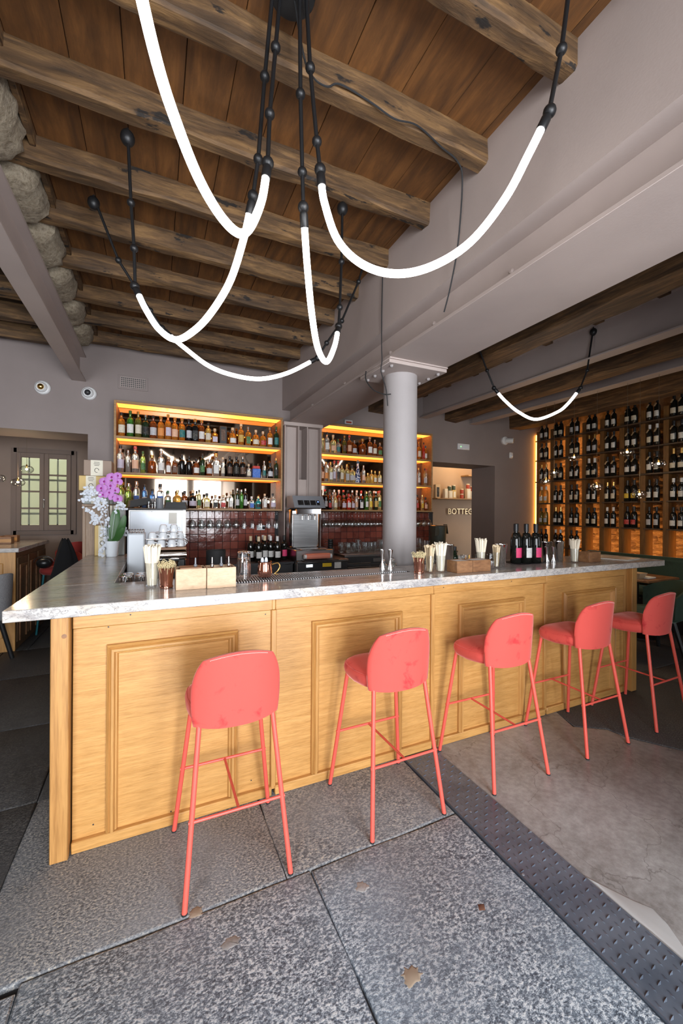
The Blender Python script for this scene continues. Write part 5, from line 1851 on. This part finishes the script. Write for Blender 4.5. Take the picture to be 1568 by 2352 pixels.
# stacked ribbed glasses, copper mug, jiggers
tg = fluted(.036, .043, .125, 40, .035, .004).mesh('ribbed_glass', True, 30)
for k in range(2):
    o = put('ribbed_glass', tg, M['glass_clear'], None, (.485, 2.435, 1.1165 + .125 + k * .040), (PI, 0, 0))
    tag(o, ('lower', 'upper')[k] + ' of two nested ribbed glasses upside down on the mat', 'glass', 'nested ribbed glasses')
t = thing('copper_mug', 'hammered copper mug with a brass handle on the drip mat', 'mug', (.612, 2.43, 1.1165))
part('mug_body', MB().lathe([(.026, 0), (.036, .006), (.044, .030), (.0455, .052), (.042, .075), (.0405, .092), (.042, .098), (.0395, .097), (.040, .075), (.043, .052), (.030, .01), (.001, .008)], (.612, 2.43, 1.1165), 28), M['copper'], t)
part('handle', MB().tube(catmull([(.655, 2.425, 1.195), (.69, 2.42, 1.203), (.702, 2.418, 1.180), (.690, 2.42, 1.155), (.672, 2.422, 1.138), (.690, 2.42, 1.132)], 5), .0045, 8), M['brass'], t)
for x in (.598, .622):
    part('pourer', MB().lathe([(.009, .085), (.011, .10), (.008, .118), (.004, .122)], (x, 2.44, 1.1165), 10), M['white_enamel'], t)
jig = [(.021, 0), (.0215, .002), (.007, .058), (.007, .066), (.019, .130), (.0182, .130), (.0062, .066), (.001, .064)]
for i, (x, y) in enumerate(((1.425, 2.405), (1.478, 2.385))):
    o = put('jigger', MB().lathe([(r, h * 1.12) for r, h in jig], n=22).mesh('jigger'), M['chrome'], None, (x, y, 1.1165))
    tag(o, 'hourglass steel jigger on the mat, %s' % ('farther from the column', 'nearer the column')[i], 'jigger', 'steel jiggers')
tin = [(.031, 0), (.033, .003), (.044, .168), (.0455, .170), (.0455, .174), (.043, .172), (.031, .01), (.001, .008)]
tinm = MB().lathe(tin, n=28).mesh('shaker_tin')
for i, (x, y, s) in enumerate(((2.395, 2.275, 1.0), (2.46, 2.33, .93), (2.055, 2.47, .95), (3.115, 2.33, 1.0), (3.04, 2.40, .95), (2.96, 2.44, .9), (3.14, 2.44, .92))):
    o = put('shaker_tin', tinm, M['chrome'], None, (x, y, CT))
    o.scale = (s * .95, s * .95, s)
    tag(o, 'steel shaker tin %s' % ('beside the wooden stirrers', 'just left of the wine bottles', 'behind the walnut boxes', 'tallest beside the bent straws', 'second from the bent straws', 'close behind the pink labelled bottle',
                                    'at the rear behind the bent straws')[i], 'shaker', 'steel shakers on the counter')
for i, (x, y) in enumerate(((2.985, 2.345), (3.035, 2.32))):
    o = put('jigger', MB().lathe(jig, n=22).mesh('jigger'), M['chrome'], None, (x, y, CT))
    tag(o, 'hourglass steel jigger among the shakers, %s' % ('next to the wine bottle', 'next to the tall tin')[i], 'jigger', 'steel jiggers among the shakers')
for i, (x, y, lb, txt) in enumerate(((2.690, 2.40, 'pink', 'leftmost of four'), (2.79, 2.485, 'pink', 'hidden rear one of four'), (2.775, 2.372, 'white', 'front one of four'), (2.872, 2.36, 'pink', 'rightmost of four'))):
    bottle('burgundy', 'wine', lb, 'black', (x, y, CT), 'red wine bottle with %s label on the counter, %s' % (lb, txt), 'red wine bottles on the counter', .35, 1.06, 'wine bottle', 'wine_bottle')
t = thing('bar_mat', 'small black mat under the wine bottles', 'bar mat', (2.80, 2.43, 1.1101))
part('mat_base', MB().box(2.62, 2.95, 2.30, 2.54, 1.1100, 1.1104), M['black_rubber'], t)
t = thing('menu_board', 'thin wooden menu board with a white edge lying on the counter end', 'menu', (3.86, 2.33, CT))
mb = MB()
mb.add([(3.76, 2.150, CT), (4.005, 2.185, CT), (3.93, 2.55, CT), (3.66, 2.50, CT), (3.76, 2.150, CT + .006), (4.005, 2.185, CT + .006), (3.93, 2.55, CT + .006), (3.66, 2.50, CT + .006)],
       [(3, 2, 1, 0), (4, 5, 6, 7), (0, 1, 5, 4), (1, 2, 6, 5), (2, 3, 7, 6), (3, 0, 4, 7)])
part('pages', mb, M['paper'], t)
mb2 = MB()
mb2.add([(a, b2, CT + .0062) for a, b2 in ((3.758, 2.148), (4.006, 2.183), (3.932, 2.552), (3.658, 2.502))] + [(a, b2, CT + .0085) for a, b2 in ((3.758, 2.148), (4.006, 2.183), (3.932, 2.552), (3.658, 2.502))],
        [(3, 2, 1, 0), (4, 5, 6, 7), (0, 1, 5, 4), (1, 2, 6, 5), (2, 3, 7, 6), (3, 0, 4, 7)])
part('cover', mb2, M['walnut'], t)
# syrups and glass jars on the station behind the counter
for i, (x, y) in enumerate(((1.70, 2.68), (1.79, 2.69))):
    t = thing('glass_cruet', 'small round glass cruet with a loop stopper at the column foot, %s' % ('left one', 'right one')[i], 'cruet', (x - .1, y, .936), 0, 'glass cruets at the column foot')
    part('stand', MB().box(x - .14, x - .06, y - .035, y + .035, .936, 1.08, .003), M['brushed_steel'], t)
    part('flask', MB().lathe([(.022, 0), (.030, .008), (.032, .025), (.022, .045), (.010, .055), (.010, .066)], (x - .1, y, 1.081), 18), M['glass_gin'], t)
    part('stopper', MB().sphere((x - .1, y, 1.156), .012, 12, 8), M['glass_clear'], t)
for i, (x, y, lb, gl) in enumerate(((2.14, 2.68, 'pink', 'gin'), (2.22, 2.69, 'white', 'gin'), (2.31, 2.70, 'green', 'dark_green'))):
    bottle('slim', gl, lb, 'white' if i < 2 else 'black', (x, y, .936), '%s syrup bottle with %s label behind the walnut boxes' % (GCOL[gl], lb), 'syrup bottles behind the counter', 0, .98)
for i in range(6):
    o = put('highball_glass', hb, M['glass_thin'], None, (2.38 + i * .085, 2.70 + .05 * (i % 2), .936))
    o.scale = (1.1, 1.1, 1.5)
    tag(o, 'tall mixing glass on the work station behind the shakers, %s from the left' % ORD[i], 'glass', 'mixing glasses on the work station')

# ================================================================ ORCHID, GIFT BOXES, END CABINET
ec = thing('end_cabinet', 'tall plain oak end cabinet closing the bar return', 'cabinet', (-.44, 4.5, 0))
part('side_panel', MB().box(-.60, -.575, 4.33, 4.68, 0, 1.555, .003), M['grey_oak'], ec)
part('front_panel', MB().box(-.575, -.31, 4.33, 4.355, 0, 1.555, .003), M['grey_oak'], ec)
part('side_panel', MB().box(-.31, -.285, 4.33, 4.68, 0, 1.555, .003), M['grey_oak'], ec)
part('top', MB().box(-.605, -.28, 4.325, 4.68, 1.555, 1.578, .003), M['grey_oak'], ec)


def gift(x0, x1, y0, y1, z0, z1, side, lab, label, lx=None):
    t = thing('gift_box', label, 'box', ((x0 + x1) / 2, (y0 + y1) / 2, z0), 0, 'cake gift boxes on the end cabinet')
    part('carton', MB().box(x0, x1, y0, y1, z0, z1, .004), M[side], t)
    a, c2 = lx or (x0 + (x1 - x0) * .25, x0 + (x1 - x0) * .68)
    lbp = part('front_label', MB().box(a, c2, y0 - .0014, y0 - .0002, z0 + .001, z1 - .001), M[lab], t)
    cx, cz = (a + c2) / 2, (z0 + z1) / 2
    ring = [(cx + .017 * math.cos(k * PI / 5), y0 - .002, cz - .022 + .02 * math.sin(k * PI / 5)) for k in range(9)]
    part('printed_emblem', MB().tube(ring, .0022, 4), M['ink'], lbp)
    for k, w in enumerate((.030, .042, .036)):
        part('printed_line', MB().box(cx - w / 2 - .004, cx + w / 2 + .004, y0 - .0022, y0 - .0014, cz + .022 + k * .014, cz + .026 + k * .014), M['ink'], lbp)
    return t


gift(-.60, -.33, 4.335, 4.62, 1.579, 1.698, 'grey_box', 'paper_label', 'grey-green gift box with cream label at the bottom of the stack')
gift(-.63, -.355, 4.33, 4.60, 1.700, 1.838, 'gold_box', 'paper_label', 'gold and brown gift box with cream label in the middle of the stack', (-.575, -.495))
gift(-.595, -.37, 4.34, 4.58, 1.840, 1.985, 'brown_card', 'paper_label', 'taupe gift box with a cream label on top of the stack')
gift(-.49, -.395, 4.21, 4.325, CT, 1.385, 'gold_box', 'paper_label', 'tall gold gift box standing on the counter behind the orchid', (-.46, -.40))
gift(-.375, -.25, 4.20, 4.32, CT + .001, 1.565, 'grey_box', 'paper_label', 'tall silver-grey gift box right behind the orchid', (-.37, -.30))

orc = thing('orchid', 'pink orchid with white frosted sprays in a white woven pot on the return', 'potted plant', (-.345, 4.10, CT))
OX, OY = -.345, 4.10
part('pot', MB().lathe([(.042, 0), (.046, .004), (.060, .125), (.063, .13), (.063, .14), (.057, .14), (.054, .12), (.001, .118)], (OX, OY, CT), 28), M['woven_pot'], orc)
part('soil', MB().lathe([(.054, .121), (.03, .128), (.001, .13)], (OX, OY, CT), 18), M['brown_box'], orc)


def leaf(pts, w, mat, name='leaf'):
    c = catmull(pts, 5)
    mb = MB()
    vs = []
    n = len(c)
    for i, p in enumerate(c):
        t = (c[min(i + 1, n - 1)] - c[max(i - 1, 0)]).normalized()
        s = t.cross(Vector((0, -1, .35))).normalized()
        k = w * (math.sin(PI * min(1, (i / (n - 1)) * .86 + .10)) ** .7) * (1 if i < n - 1 else .05)
        up = Vector((0, -.25, .2)) * k
        vs += [tuple(p - s * k + up), tuple(p), tuple(p + s * k + up)]
    fs = []
    for i in range(n - 1):
        fs += [(3 * i, 3 * i + 1, 3 * i + 4, 3 * i + 3), (3 * i + 1, 3 * i + 2, 3 * i + 5, 3 * i + 4)]
    vs += [(a, b2 + .0018, c2 - .001) for a, b2, c2 in vs]
    m_ = 3 * n
    fs += [tuple(m_ + q for q in reversed(f)) for f in fs]
    mb.add(vs, fs)
    return part(name, mb, M[mat], orc, True, 70)


leaf([(OX + .02, OY, CT + .13), (OX + .02, OY - .01, CT + .24), (OX + .03, OY - .02, CT + .36), (OX + .045, OY - .03, CT + .42)], .040, 'leaf_green')
leaf([(OX + .03, OY - .01, CT + .13), (OX + .06, OY - .03, CT + .20), (OX + .085, OY - .05, CT + .28), (OX + .105, OY - .06, CT + .37)], .032, 'leaf_green')
leaf([(OX + .01, OY - .02, CT + .13), (OX + .05, OY - .05, CT + .17), (OX + .08, OY - .07, CT + .22), (OX + .10, OY - .08, CT + .26)], .028, 'leaf_green')
leaf([(OX - .01, OY, CT + .13), (OX - .03, OY - .01, CT + .20), (OX - .045, OY - .02, CT + .27)], .022, 'leaf_green')
part('stem', MB().tube(catmull([(OX, OY, CT + .12), (OX - .015, OY, CT + .32), (OX - .02, OY, CT + .5), (OX - .005, OY - .02, CT + .66), (OX + .03, OY - .03, CT + .71)], 6), .0035, 7), M['plant_stem'], orc)
part('stem', MB().tube(catmull([(OX + .012, OY, CT + .12), (OX + .005, OY + .01, CT + .35), (OX + .01, OY, CT + .52), (OX + .02, OY - .02, CT + .60)], 6), .0035, 7), M['plant_stem'], orc)


def flower(c, s, tilt):
    c = Vector(c)
    d = Vector((tilt, -1, .1)).normalized()
    e1 = d.cross(Vector((0, 0, 1))).normalized()
    e2 = e1.cross(d)
    mb = MB()
    for k, (a, l, w) in enumerate(((90, 1.0, .55), (210, 1.0, .5), (330, 1.0, .5), (15, 1.05, .85), (165, 1.05, .85))):
        a = math.radians(a)
        u = e1 * math.cos(a) + e2 * math.sin(a)
        v = e1 * -math.sin(a) + e2 * math.cos(a)
        o_ = c + d * (.002 * k)
        nn = 6
        vs = []
        for i in range(nn + 1):
            t = i / nn
            hw = s * w * .5 * math.sin(PI * min(.97, t * .85 + .08)) ** .75
            p = o_ + u * (s * l * t * .62) + d * (.25 * s * math.sin(PI * t) * .3)
            vs += [tuple(p - v * hw), tuple(p + d * .003), tuple(p + v * hw)]
        fs = []
        for i in range(nn):
            fs += [(3 * i, 3 * i + 1, 3 * i + 4, 3 * i + 3), (3 * i + 1, 3 * i + 2, 3 * i + 5, 3 * i + 4)]
        vs2 = [tuple(Vector(q) - d * .0015) for q in vs]
        mb.add(vs + vs2, fs + [tuple(q + len(vs) for q in reversed(f)) for f in fs])
    fl_ = part('flower', mb, M['orchid_pink'], orc, True, 70)
    part('throat', MB().sphere(c + d * .010, s * .15, 8, 6), M['orchid_throat'], fl_)


for (dx, dz, s, tl) in ((-.055, .66, .075, -.2), (.0, .70, .075, 0), (.045, .715, .06, .3), (-.075, .60, .08, -.3), (-.01, .625, .08, 0), (.045, .66, .07, .2), (-.065, .545, .07, -.2), (-.02, .565, .065, .1),
                        (.025, .585, .065, .2), (.01, .525, .07, .1), (.045, .51, .07, .3)):
    flower((OX + dx, OY - .035 + rng.uniform(-.015, .015), CT + dz), s * .88, tl)
for k, path in enumerate((((-.03, .16), (-.05, .40), (-.10, .55), (-.17, .60), (-.22, .55)), ((-.03, .16), (-.06, .36), (-.12, .48), (-.18, .52), (-.225, .48)), ((-.04, .14), (-.08, .30), (-.14, .38), (-.20, .42)),
                          ((-.035, .14), (-.06, .26), (-.065, .10), (-.075, -.0)), ((-.03, .16), (-.04, .34), (-.035, .20), (-.06, .06)), ((.0, .16), (.03, .40), (.075, .48), (.10, .42)), ((-.02, .16), (-.03, .44), (-.08, .50), (-.12, .44)),
                          ((-.03, .15), (-.10, .34), (-.13, .30), (-.15, .36)), ((.03, .14), (.07, .20), (.10, .25), (.115, .18)), ((-.03, .15), (-.09, .44), (-.15, .56), (-.19, .50)))):
    yo = -.03 - .012 * (k % 4)
    pp = [(OX + a, OY + yo, CT + max(.02, h)) for a, h in path]
    c = catmull(pp, 6)
    sp = part('spray_stem', MB().tube(c, .0014, 5), M['frost_leaf'], orc)
    lm_ = MB()
    for i in range(6, len(c)):
        for q in range(2):
            ctr = c[i] + Vector((rng.uniform(-.018, .018), rng.uniform(-.012, .012), rng.uniform(-.016, .016)))
            lm_.lathe([(.001, -.001), (.011, 0), (.001, .001)], ctr, 7, (rng.uniform(-.6, .6), -1, rng.uniform(-.6, .6)), False)
    q = part('spray_leaves', lm_, M['frost_leaf'], sp)
    q['kind'] = 'stuff'

# ================================================================ LEFT NOOK
un = thing('panelled_counter', 'dark panelled wooden counter with a marble top in the nook', 'counter', (-1.9, 6.0, 0))
part('body', MB().box(-2.6, -1.36, 5.42, 6.70, 0, 1.065, .003), M['cabinet_dark'], un)
part('front_panel', MB().box(-2.6, -1.355, 5.40, 5.42, 0, 1.065, .003), M['oak_upright'], un)
part('front_moulding', MB().box(-1.62, -1.46, 5.388, 5.40, .15, .95, .006), M['oak_upright'], un)
for k in range(3):
    y0 = 5.46 + k * .42
    part('side_panel', MB().box(-1.36, -1.348, y0, y0 + .38, .08, 1.0, .004), M['cabinet_dark'], un)
    part('side_moulding', MB().box(-1.349, -1.335, y0 + .05, y0 + .085, .08, .92, .004).box(-1.349, -1.335, y0 + .29, y0 + .325, .08, .92, .004).box(-1.349, -1.335, y0 + .085, y0 + .29, .885, .92, .004), M['walnut'], un)
part('marble_top', MB().box(-2.65, -1.32, 5.36, 6.74, 1.065, 1.11, .004), M['marble'], un)
for i, (x, y, s) in enumerate(((-1.78, 6.30, .13), (-1.62, 6.10, .12), (-1.66, 6.45, .14))):
    t = thing('wooden_caddy', 'small wooden box on the nook counter, %s' % ('at the picture edge', 'front one', 'rear one')[i], 'box', (x, y, 1.1105), 0, 'wooden boxes on the nook counter')
    part('box_body', MB().box(x - s / 2, x + s / 2, y - .06, y + .06, 1.1105, 1.195, .003), M['walnut'], t)
    part('box_band', MB().box(x - s / 2 - .001, x + s / 2 + .001, y - .0615, y - .0605, 1.13, 1.17), M['oak_panel'], t)


def tub_chair(name, label, cat, loc, rz, seat_h, mat, leg_mat, back_h, leg_r=.012, w=.25, nleg=4, group=None):
    t = thing(name, label, cat, loc, rz, group)

    def seat(u, v):
        a = 2 * PI * u
        prof = ((0, 0), (.85, 0), (1, .03), (1, .06), (.9, .085), (0, .095))
        s, h = prof[int(round(v * 5))]
        e = 3.0
        ca, sa = math.cos(a), math.sin(a)
        k = (abs(ca) ** e + abs(sa) ** e) ** (-1 / e)
        return (ca * k * w * s, sa * k * w * s, seat_h - .09 + h)
    put('seat', MB().grid(seat, 28, 5).mesh('seat', True, 60), M[mat], t)

    def back(u, v, off=0):
        a = math.radians(200 + 140 * u)
        r = w * (1.04 + .12 * v) + off
        zz = seat_h - .04 + (back_h - .25 * abs(u - .5) ** 2 * 4 * .55) * v
        return (r * math.cos(a), r * math.sin(a), zz)
    mb = MB().grid(lambda u, v: back(u, v), 20, 8)
    n0 = len(mb.v)
    mb.grid(lambda u, v: back(u, v, .04 * (1 - .5 * v)), 20, 8)
    rim = [i for i in range(21)] + [j * 21 + 20 for j in range(1, 9)] + [8 * 21 + i for i in range(19, -1, -1)] + [j * 21 for j in range(7, 0, -1)]
    for i in range(len(rim)):
        a, b2 = rim[i], rim[(i + 1) % len(rim)]
        mb.f.append((a, b2, n0 + b2, n0 + a))
    put('backrest', mb.mesh('backrest', True, 60), M[mat], t)
    for sx in (-1, 1):
        for sy in (-1, 1):
            put('leg', MB().cyl((sx * w * .9, sy * w * .85, 0), (sx * w * .62, sy * w * .6, seat_h - .08), leg_r, 10, leg_r * 1.15).mesh('leg'), M[leg_mat], t)
    return t


tub_chair('armchair', 'grey tweed armchair with black legs at the left picture edge', 'armchair', (-1.62, 5.02, 0), 1.2, .50, 'grey_tweed', 'black_paint', .44, .020, .27)
tub_chair('nook_stool', 'red velvet stool with teal legs beside the dark nook counter', 'stool', (-1.07, 6.05, 0), 2.6, .82, 'red_velvet', 'teal_paint', .20, .011, .19)
tub_chair('nook_chair', 'red velvet chair back showing behind the black coat', 'chair', (-1.00, 6.62, 0), .3, .78, 'red_velvet', 'teal_paint', .36, .011, .20)
t = thing('coat', 'black coat draped over the red stool in the nook', 'coat', (-.99, 5.95, .55))


def coat_fn(u, v):
    a = 2 * PI * u
    r = (.03 + .16 * v ** .8) * (1 + .10 * math.sin(5 * a + 3 * v))
    return (-.965 + .02 * v + r * math.cos(a) * 1.05, 5.72 + r * math.sin(a) * .55, 1.17 - .62 * v + .02 * math.sin(3 * a))


part('cloth', MB().grid(coat_fn, 30, 12), M['black_cloth'], t, True, 70)
t = thing('handbag', 'glossy black handbag with a chain on the red stool', 'handbag', (-1.23, 5.86, .83))
part('bag_body', MB().sphere((-1.20, 5.90, .885), .085, 18, 12, .8), M['black_leather'], t)
ring = [(-1.20 + .10 * math.cos(a * PI / 9), 5.86, .90 + .07 * math.sin(a * PI / 9)) for a in range(0, 10)]
part('strap', MB().tube(ring, .006, 6), M['steel'], t)

# ================================================================ RIGHT SEATING
bt = thing('booth_bench', 'dark green velvet booth bench below the wine shelves', 'bench', (6.1, 3.2, 0))
part('base', MB().box(6.02, 6.48, 2.4, 4.3, 0, .38, .01), M['black_paint'], bt)
part('seat_cushion', MB().box(6.0, 6.40, 2.4, 4.3, .38, .50, .04), M['green_velvet'], bt)
part('back_cushion', MB().box(6.33, 6.48, 2.4, 4.3, .50, .93, .05), M['green_velvet'], bt)
tub_chair('green_armchair', 'dark green velvet armchair with black legs beyond the bar end', 'armchair', (4.90, 2.62, 0), .9, .48, 'green_velvet', 'black_paint', .36, .020, .30)
tub_chair('green_armchair', 'dark green velvet armchair behind the outermost bar stool', 'armchair', (5.62, 2.12, 0), -.3, .48, 'green_velvet', 'black_paint', .38, .020, .30)
tb = thing('cafe_table', 'dark wooden cafe table in front of the green booth', 'table', (5.55, 3.05, 0))
part('table_top', MB().box(5.15, 5.80, 2.72, 3.40, .72, .75, .006), M['walnut'], tb)
part('table_leg', MB().cyl((5.5, 3.05, .02), (5.5, 3.05, .72), .035, 14), M['black_metal'], tb)
part('table_foot', MB().lathe([(.22, 0), (.22, .012), (.05, .03)], (5.5, 3.05, 0), 24), M['black_metal'], tb)
t = thing('menu_stand', 'folded paper menu and white card on the cafe table', 'menu', (5.3, 2.86, .7505))
part('card', MB().box(5.30, 5.46, 2.80, 2.99, .751, .765, .002), M['paper'], t)
part('basket', MB().add([(5.18, 2.84, .751), (5.28, 2.84, .751), (5.28, 2.94, .751), (5.18, 2.94, .751), (5.15, 2.81, .82), (5.31, 2.81, .82), (5.31, 2.97, .82), (5.15, 2.97, .82)],
                        [(0, 1, 2, 3), (0, 1, 5, 4), (1, 2, 6, 5), (2, 3, 7, 6), (3, 0, 4, 7)]), M['kraft'], t, False)

# ================================================================ WALL FITTINGS
def camera_dome(x, z, label, y=WALLY, ball=M['dark_plastic']):
    t = thing('security_camera', label, 'camera', (x, y - .05, z), 0, 'white cameras on the rear wall')
    part('ring', MB().lathe([(.075, 0), (.075, .018), (.066, .030), (.052, .034)], (x, y, z), 28, (0, -1, 0)), M['white_plastic'], t)
    part('housing', MB().lathe([(.056, .03), (.054, .050), (.044, .062), (.040, .056)], (x, y, z), 24, (-.18, -1, -.05)), M['white_plastic'], t)
    part('lens', MB().sphere((x - .008, y - .048, z), .034, 16, 12), ball, t)
    return t


camera_dome(-1.125, 2.862, 'white round spotlight with a bronze lens over the nook opening', ball=M['brass'])
camera_dome(-.69, 2.855, 'white dome camera with a black eye below the left steel beam')
t = thing('security_camera', 'white tube camera on the wall right of the doorway', 'camera', (5.74, WALLY - .04, 2.83), 0, 'white cameras on the rear wall')
part('ring', MB().lathe([(.075, 0), (.075, .03), (.06, .04)], (5.74, WALLY, 2.83), 24, (0, -1, 0)), M['white_plastic'], t)
part('barrel', MB().lathe([(.04, 0), (.048, .02), (.048, .12), (.040, .13)], (5.75, WALLY - .03, 2.83), 20, (.75, -1, -.1)), M['white_plastic'], t)
part('lens', MB().lathe([(.036, .131), (.030, .137)], (5.75, WALLY - .03, 2.83), 16, (.75, -1, -.1)), M['dark_plastic'], t)
t = thing('air_vent', 'flat wall vent with a dark square grille above the bottle cabinet', 'vent', (-.25, WALLY, 3.03))
part('vent_plate', MB().box(-.402, -.085, WALLY - .008, WALLY, 2.955, 3.115, .002), M['wall_paint'], t)
part('vent_core', MB().box(-.375, -.115, WALLY - .010, WALLY - .008, 2.975, 3.095), M['shade_grille'], t)
gr = MB()
for k in range(13):
    gr.box(-.375 + k * .0205, -.369 + k * .0205, WALLY - .016, WALLY - .010, 2.975, 3.095)
for k in range(6):
    gr.box(-.375, -.115, WALLY - .015, WALLY - .010, 2.978 + k * .0225, 2.984 + k * .0225)
gr_ = part('grille', gr, M['steel_paint'], t, False)
t = thing('emergency_light', 'small rectangular white emergency light above the doorway', 'light fitting', (4.79, WALLY, 2.65))
part('case', MB().box(4.66, 4.915, WALLY - .02, WALLY, 2.60, 2.70, .004), M['white_plastic'], t)
part('diffuser', MB().box(4.69, 4.885, WALLY - .024, WALLY - .02, 2.625, 2.675, .002), M['porcelain'], t)
part('indicator', MB().box(4.715, 4.73, WALLY - .0255, WALLY - .024, 2.64, 2.655), M['green_led'], t)
t = thing('motion_sensor', 'small white motion sensor on the wall beside the wine shelves', 'sensor', (5.89, WALLY, 2.58))
part('case', MB().box(5.85, 5.93, WALLY - .04, WALLY, 2.52, 2.63, .014), M['white_plastic'], t)
part('sensor_lens', MB().sphere((5.89, WALLY - .036, 2.56), .024, 12, 8), M['porcelain'], t)
t = thing('alarm_sensor', 'flat white sensor with a red window above the column cabinet', 'sensor', (2.59, WALLY, 2.85))
part('case', MB().box(2.53, 2.66, WALLY - .03, WALLY, 2.82, 2.885, .006), M['white_plastic'], t)
part('red_window', MB().box(2.55, 2.64, WALLY - .0315, WALLY - .03, 2.835, 2.862), M['jar_red'], t)

# ================================================================ PANTRY
t = thing('wall_letters', 'raised brass letters spelling BOTTEGA on the pantry wall', 'sign', (6.4, 7.37, 1.49))
cu = bpy.data.curves.new('letters', 'FONT')
cu.body = 'BOTTEGA'
cu.size = .185
cu.extrude = .010
cu.space_character = 1.06
tmp = bpy.data.objects.new('letters_tmp', cu)
COL.objects.link(tmp)
dg = bpy.context.evaluated_depsgraph_get()
me = bpy.data.meshes.new_from_object(tmp.evaluated_get(dg))
bpy.data.objects.remove(tmp)
# split the text mesh into one object per letter
import bmesh
bm0 = bmesh.new()
bm0.from_mesh(me)
bm0.verts.ensure_lookup_table()
seen, isl = set(), []
for v0 in bm0.verts:
    if v0.index in seen:
        continue
    stack, comp = [v0], []
    seen.add(v0.index)
    while stack:
        q = stack.pop()
        comp.append(q)
        for e in q.link_edges:
            w = e.other_vert(q)
            if w.index not in seen:
                seen.add(w.index)
                stack.append(w)
    isl.append(comp)
isl.sort(key=lambda cc: min(q.co.x for q in cc))
merged = []
for cc in isl:
    x0, x1 = min(q.co.x for q in cc), max(q.co.x for q in cc)
    if merged and x0 < merged[-1][1] - .01:
        merged[-1][2].extend(cc)
        merged[-1][1] = max(x1, merged[-1][1])
    else:
        merged.append([x0, x1, list(cc)])
for x0, x1, cc in merged:
    idx = {q.index: i for i, q in enumerate(cc)}
    vs = [tuple(q.co) for q in cc]
    fs = [tuple(idx[q.index] for q in f.verts) for f in bm0.faces if f.verts[0].index in idx]
    mm = bpy.data.meshes.new('letter')
    mm.from_pydata(vs, [], fs)
    put('letter', mm, M['gold_letter'], t, (6.09 - 6.4, -.0, 0), (PI / 2, 0, 0))
bm0.free()
sh = thing('pantry_shelf', 'dark wooden shelf of preserves above the brass letters', 'shelf', (6.35, 7.3, 1.82))
part('board', MB().box(5.62, 7.15, 7.14, 7.40, 1.82, 1.845, .003), M['shelf_oak'], sh)
sh = thing('pantry_shelf', 'short wooden shelf high in the lit pantry niche', 'shelf', (6.9, 7.3, 2.36))
part('board', MB().box(6.50, 7.4, 7.14, 7.40, 2.36, 2.39, .003), M['shelf_oak'], sh)
part('led_strip', MB().box(5.9, 7.6, 7.34, 7.36, 3.05, 3.07), M['led_amber'], sh)
for i, (x, y, w, h, mt) in enumerate(((5.70, 7.26, .13, .30, 'kraft'), (5.90, 7.22, .09, .21, 'cream_box'), (6.03, 7.22, .10, .17, 'cream_box'), (6.15, 7.24, .10, .19, 'gold_box'), (6.57, 7.24, .11, .23, 'cream_box'), (6.70, 7.25, .11, .18, 'cream_box'))):
    t = thing('preserve_carton', '%s carton on the pantry shelf, %s from the left' % (('kraft', 'cream', 'cream', 'gold', 'cream', 'cream')[i], ORD[i]), 'carton', (x, y, 1.8455), 0, 'cartons on the pantry shelf')
    part('carton', MB().box(x - w / 2, x + w / 2, y - .04, y + .04, 1.8455, 1.8455 + h, .004), M[mt], t)
    part('front_label', MB().box(x - w * .28, x + w * .28, y - .0415, y - .0403, 1.87, 1.8455 + h * .8), M['label_black' if i == 0 else 'paper_label'], t)
for i, (x, z0, mt) in enumerate(((5.99, 2.055, 'jar_green'), (6.02, 2.02, 'jar_green'), (6.13, 2.045, 'jar_green'), (6.10, 2.11, 'jar_green'), (6.39, 1.8455, 'jar_red'), (6.40, 1.95, 'jar_red'), (6.56, 2.08, 'jar_red'), (6.70, 2.03, 'jar_red'))):
    if i in (1, 3):
        continue
    if i == 2:
        x, z0 = 6.15, 2.0375
    if i == 0:
        x, z0 = 6.03, 2.0175
    if i == 5:
        x, z0 = 6.39, 1.958
    if i == 6:
        x, z0 = 6.57, 2.0775
    if i == 7:
        x, z0 = 6.70, 2.0275
    t = thing('preserve_jar', ('green jar on a cream carton', '', 'green jar on the gold carton', '', 'dark red jar standing on the pantry shelf', 'dark red jar stacked on another jar', 'red jar on the tall cream carton', 'red jar on the last cream carton')[i],
              'jar', (x, 7.24, z0), 0, 'preserve jars on the pantry shelf')
    part('jar_body', MB().lathe([(.036, 0), (.042, .006), (.042, .08), (.034, .09)], (x, 7.24, z0), 16), M[mt], t)
    part('jar_lid', MB().lathe([(.040, .09), (.040, .108), (.036, .111)], (x, 7.24, z0), 16), M['cream_box'], t)
pl = bpy.data.lights.new('pantry_lamp', 'POINT')
pl.energy = 34
pl.color = (1, .78, .5)
pl.shadow_soft_size = .15
o = bpy.data.objects.new('pantry_lamp', pl)
o.location = (6.3, 6.7, 2.85)
COL.objects.link(o)
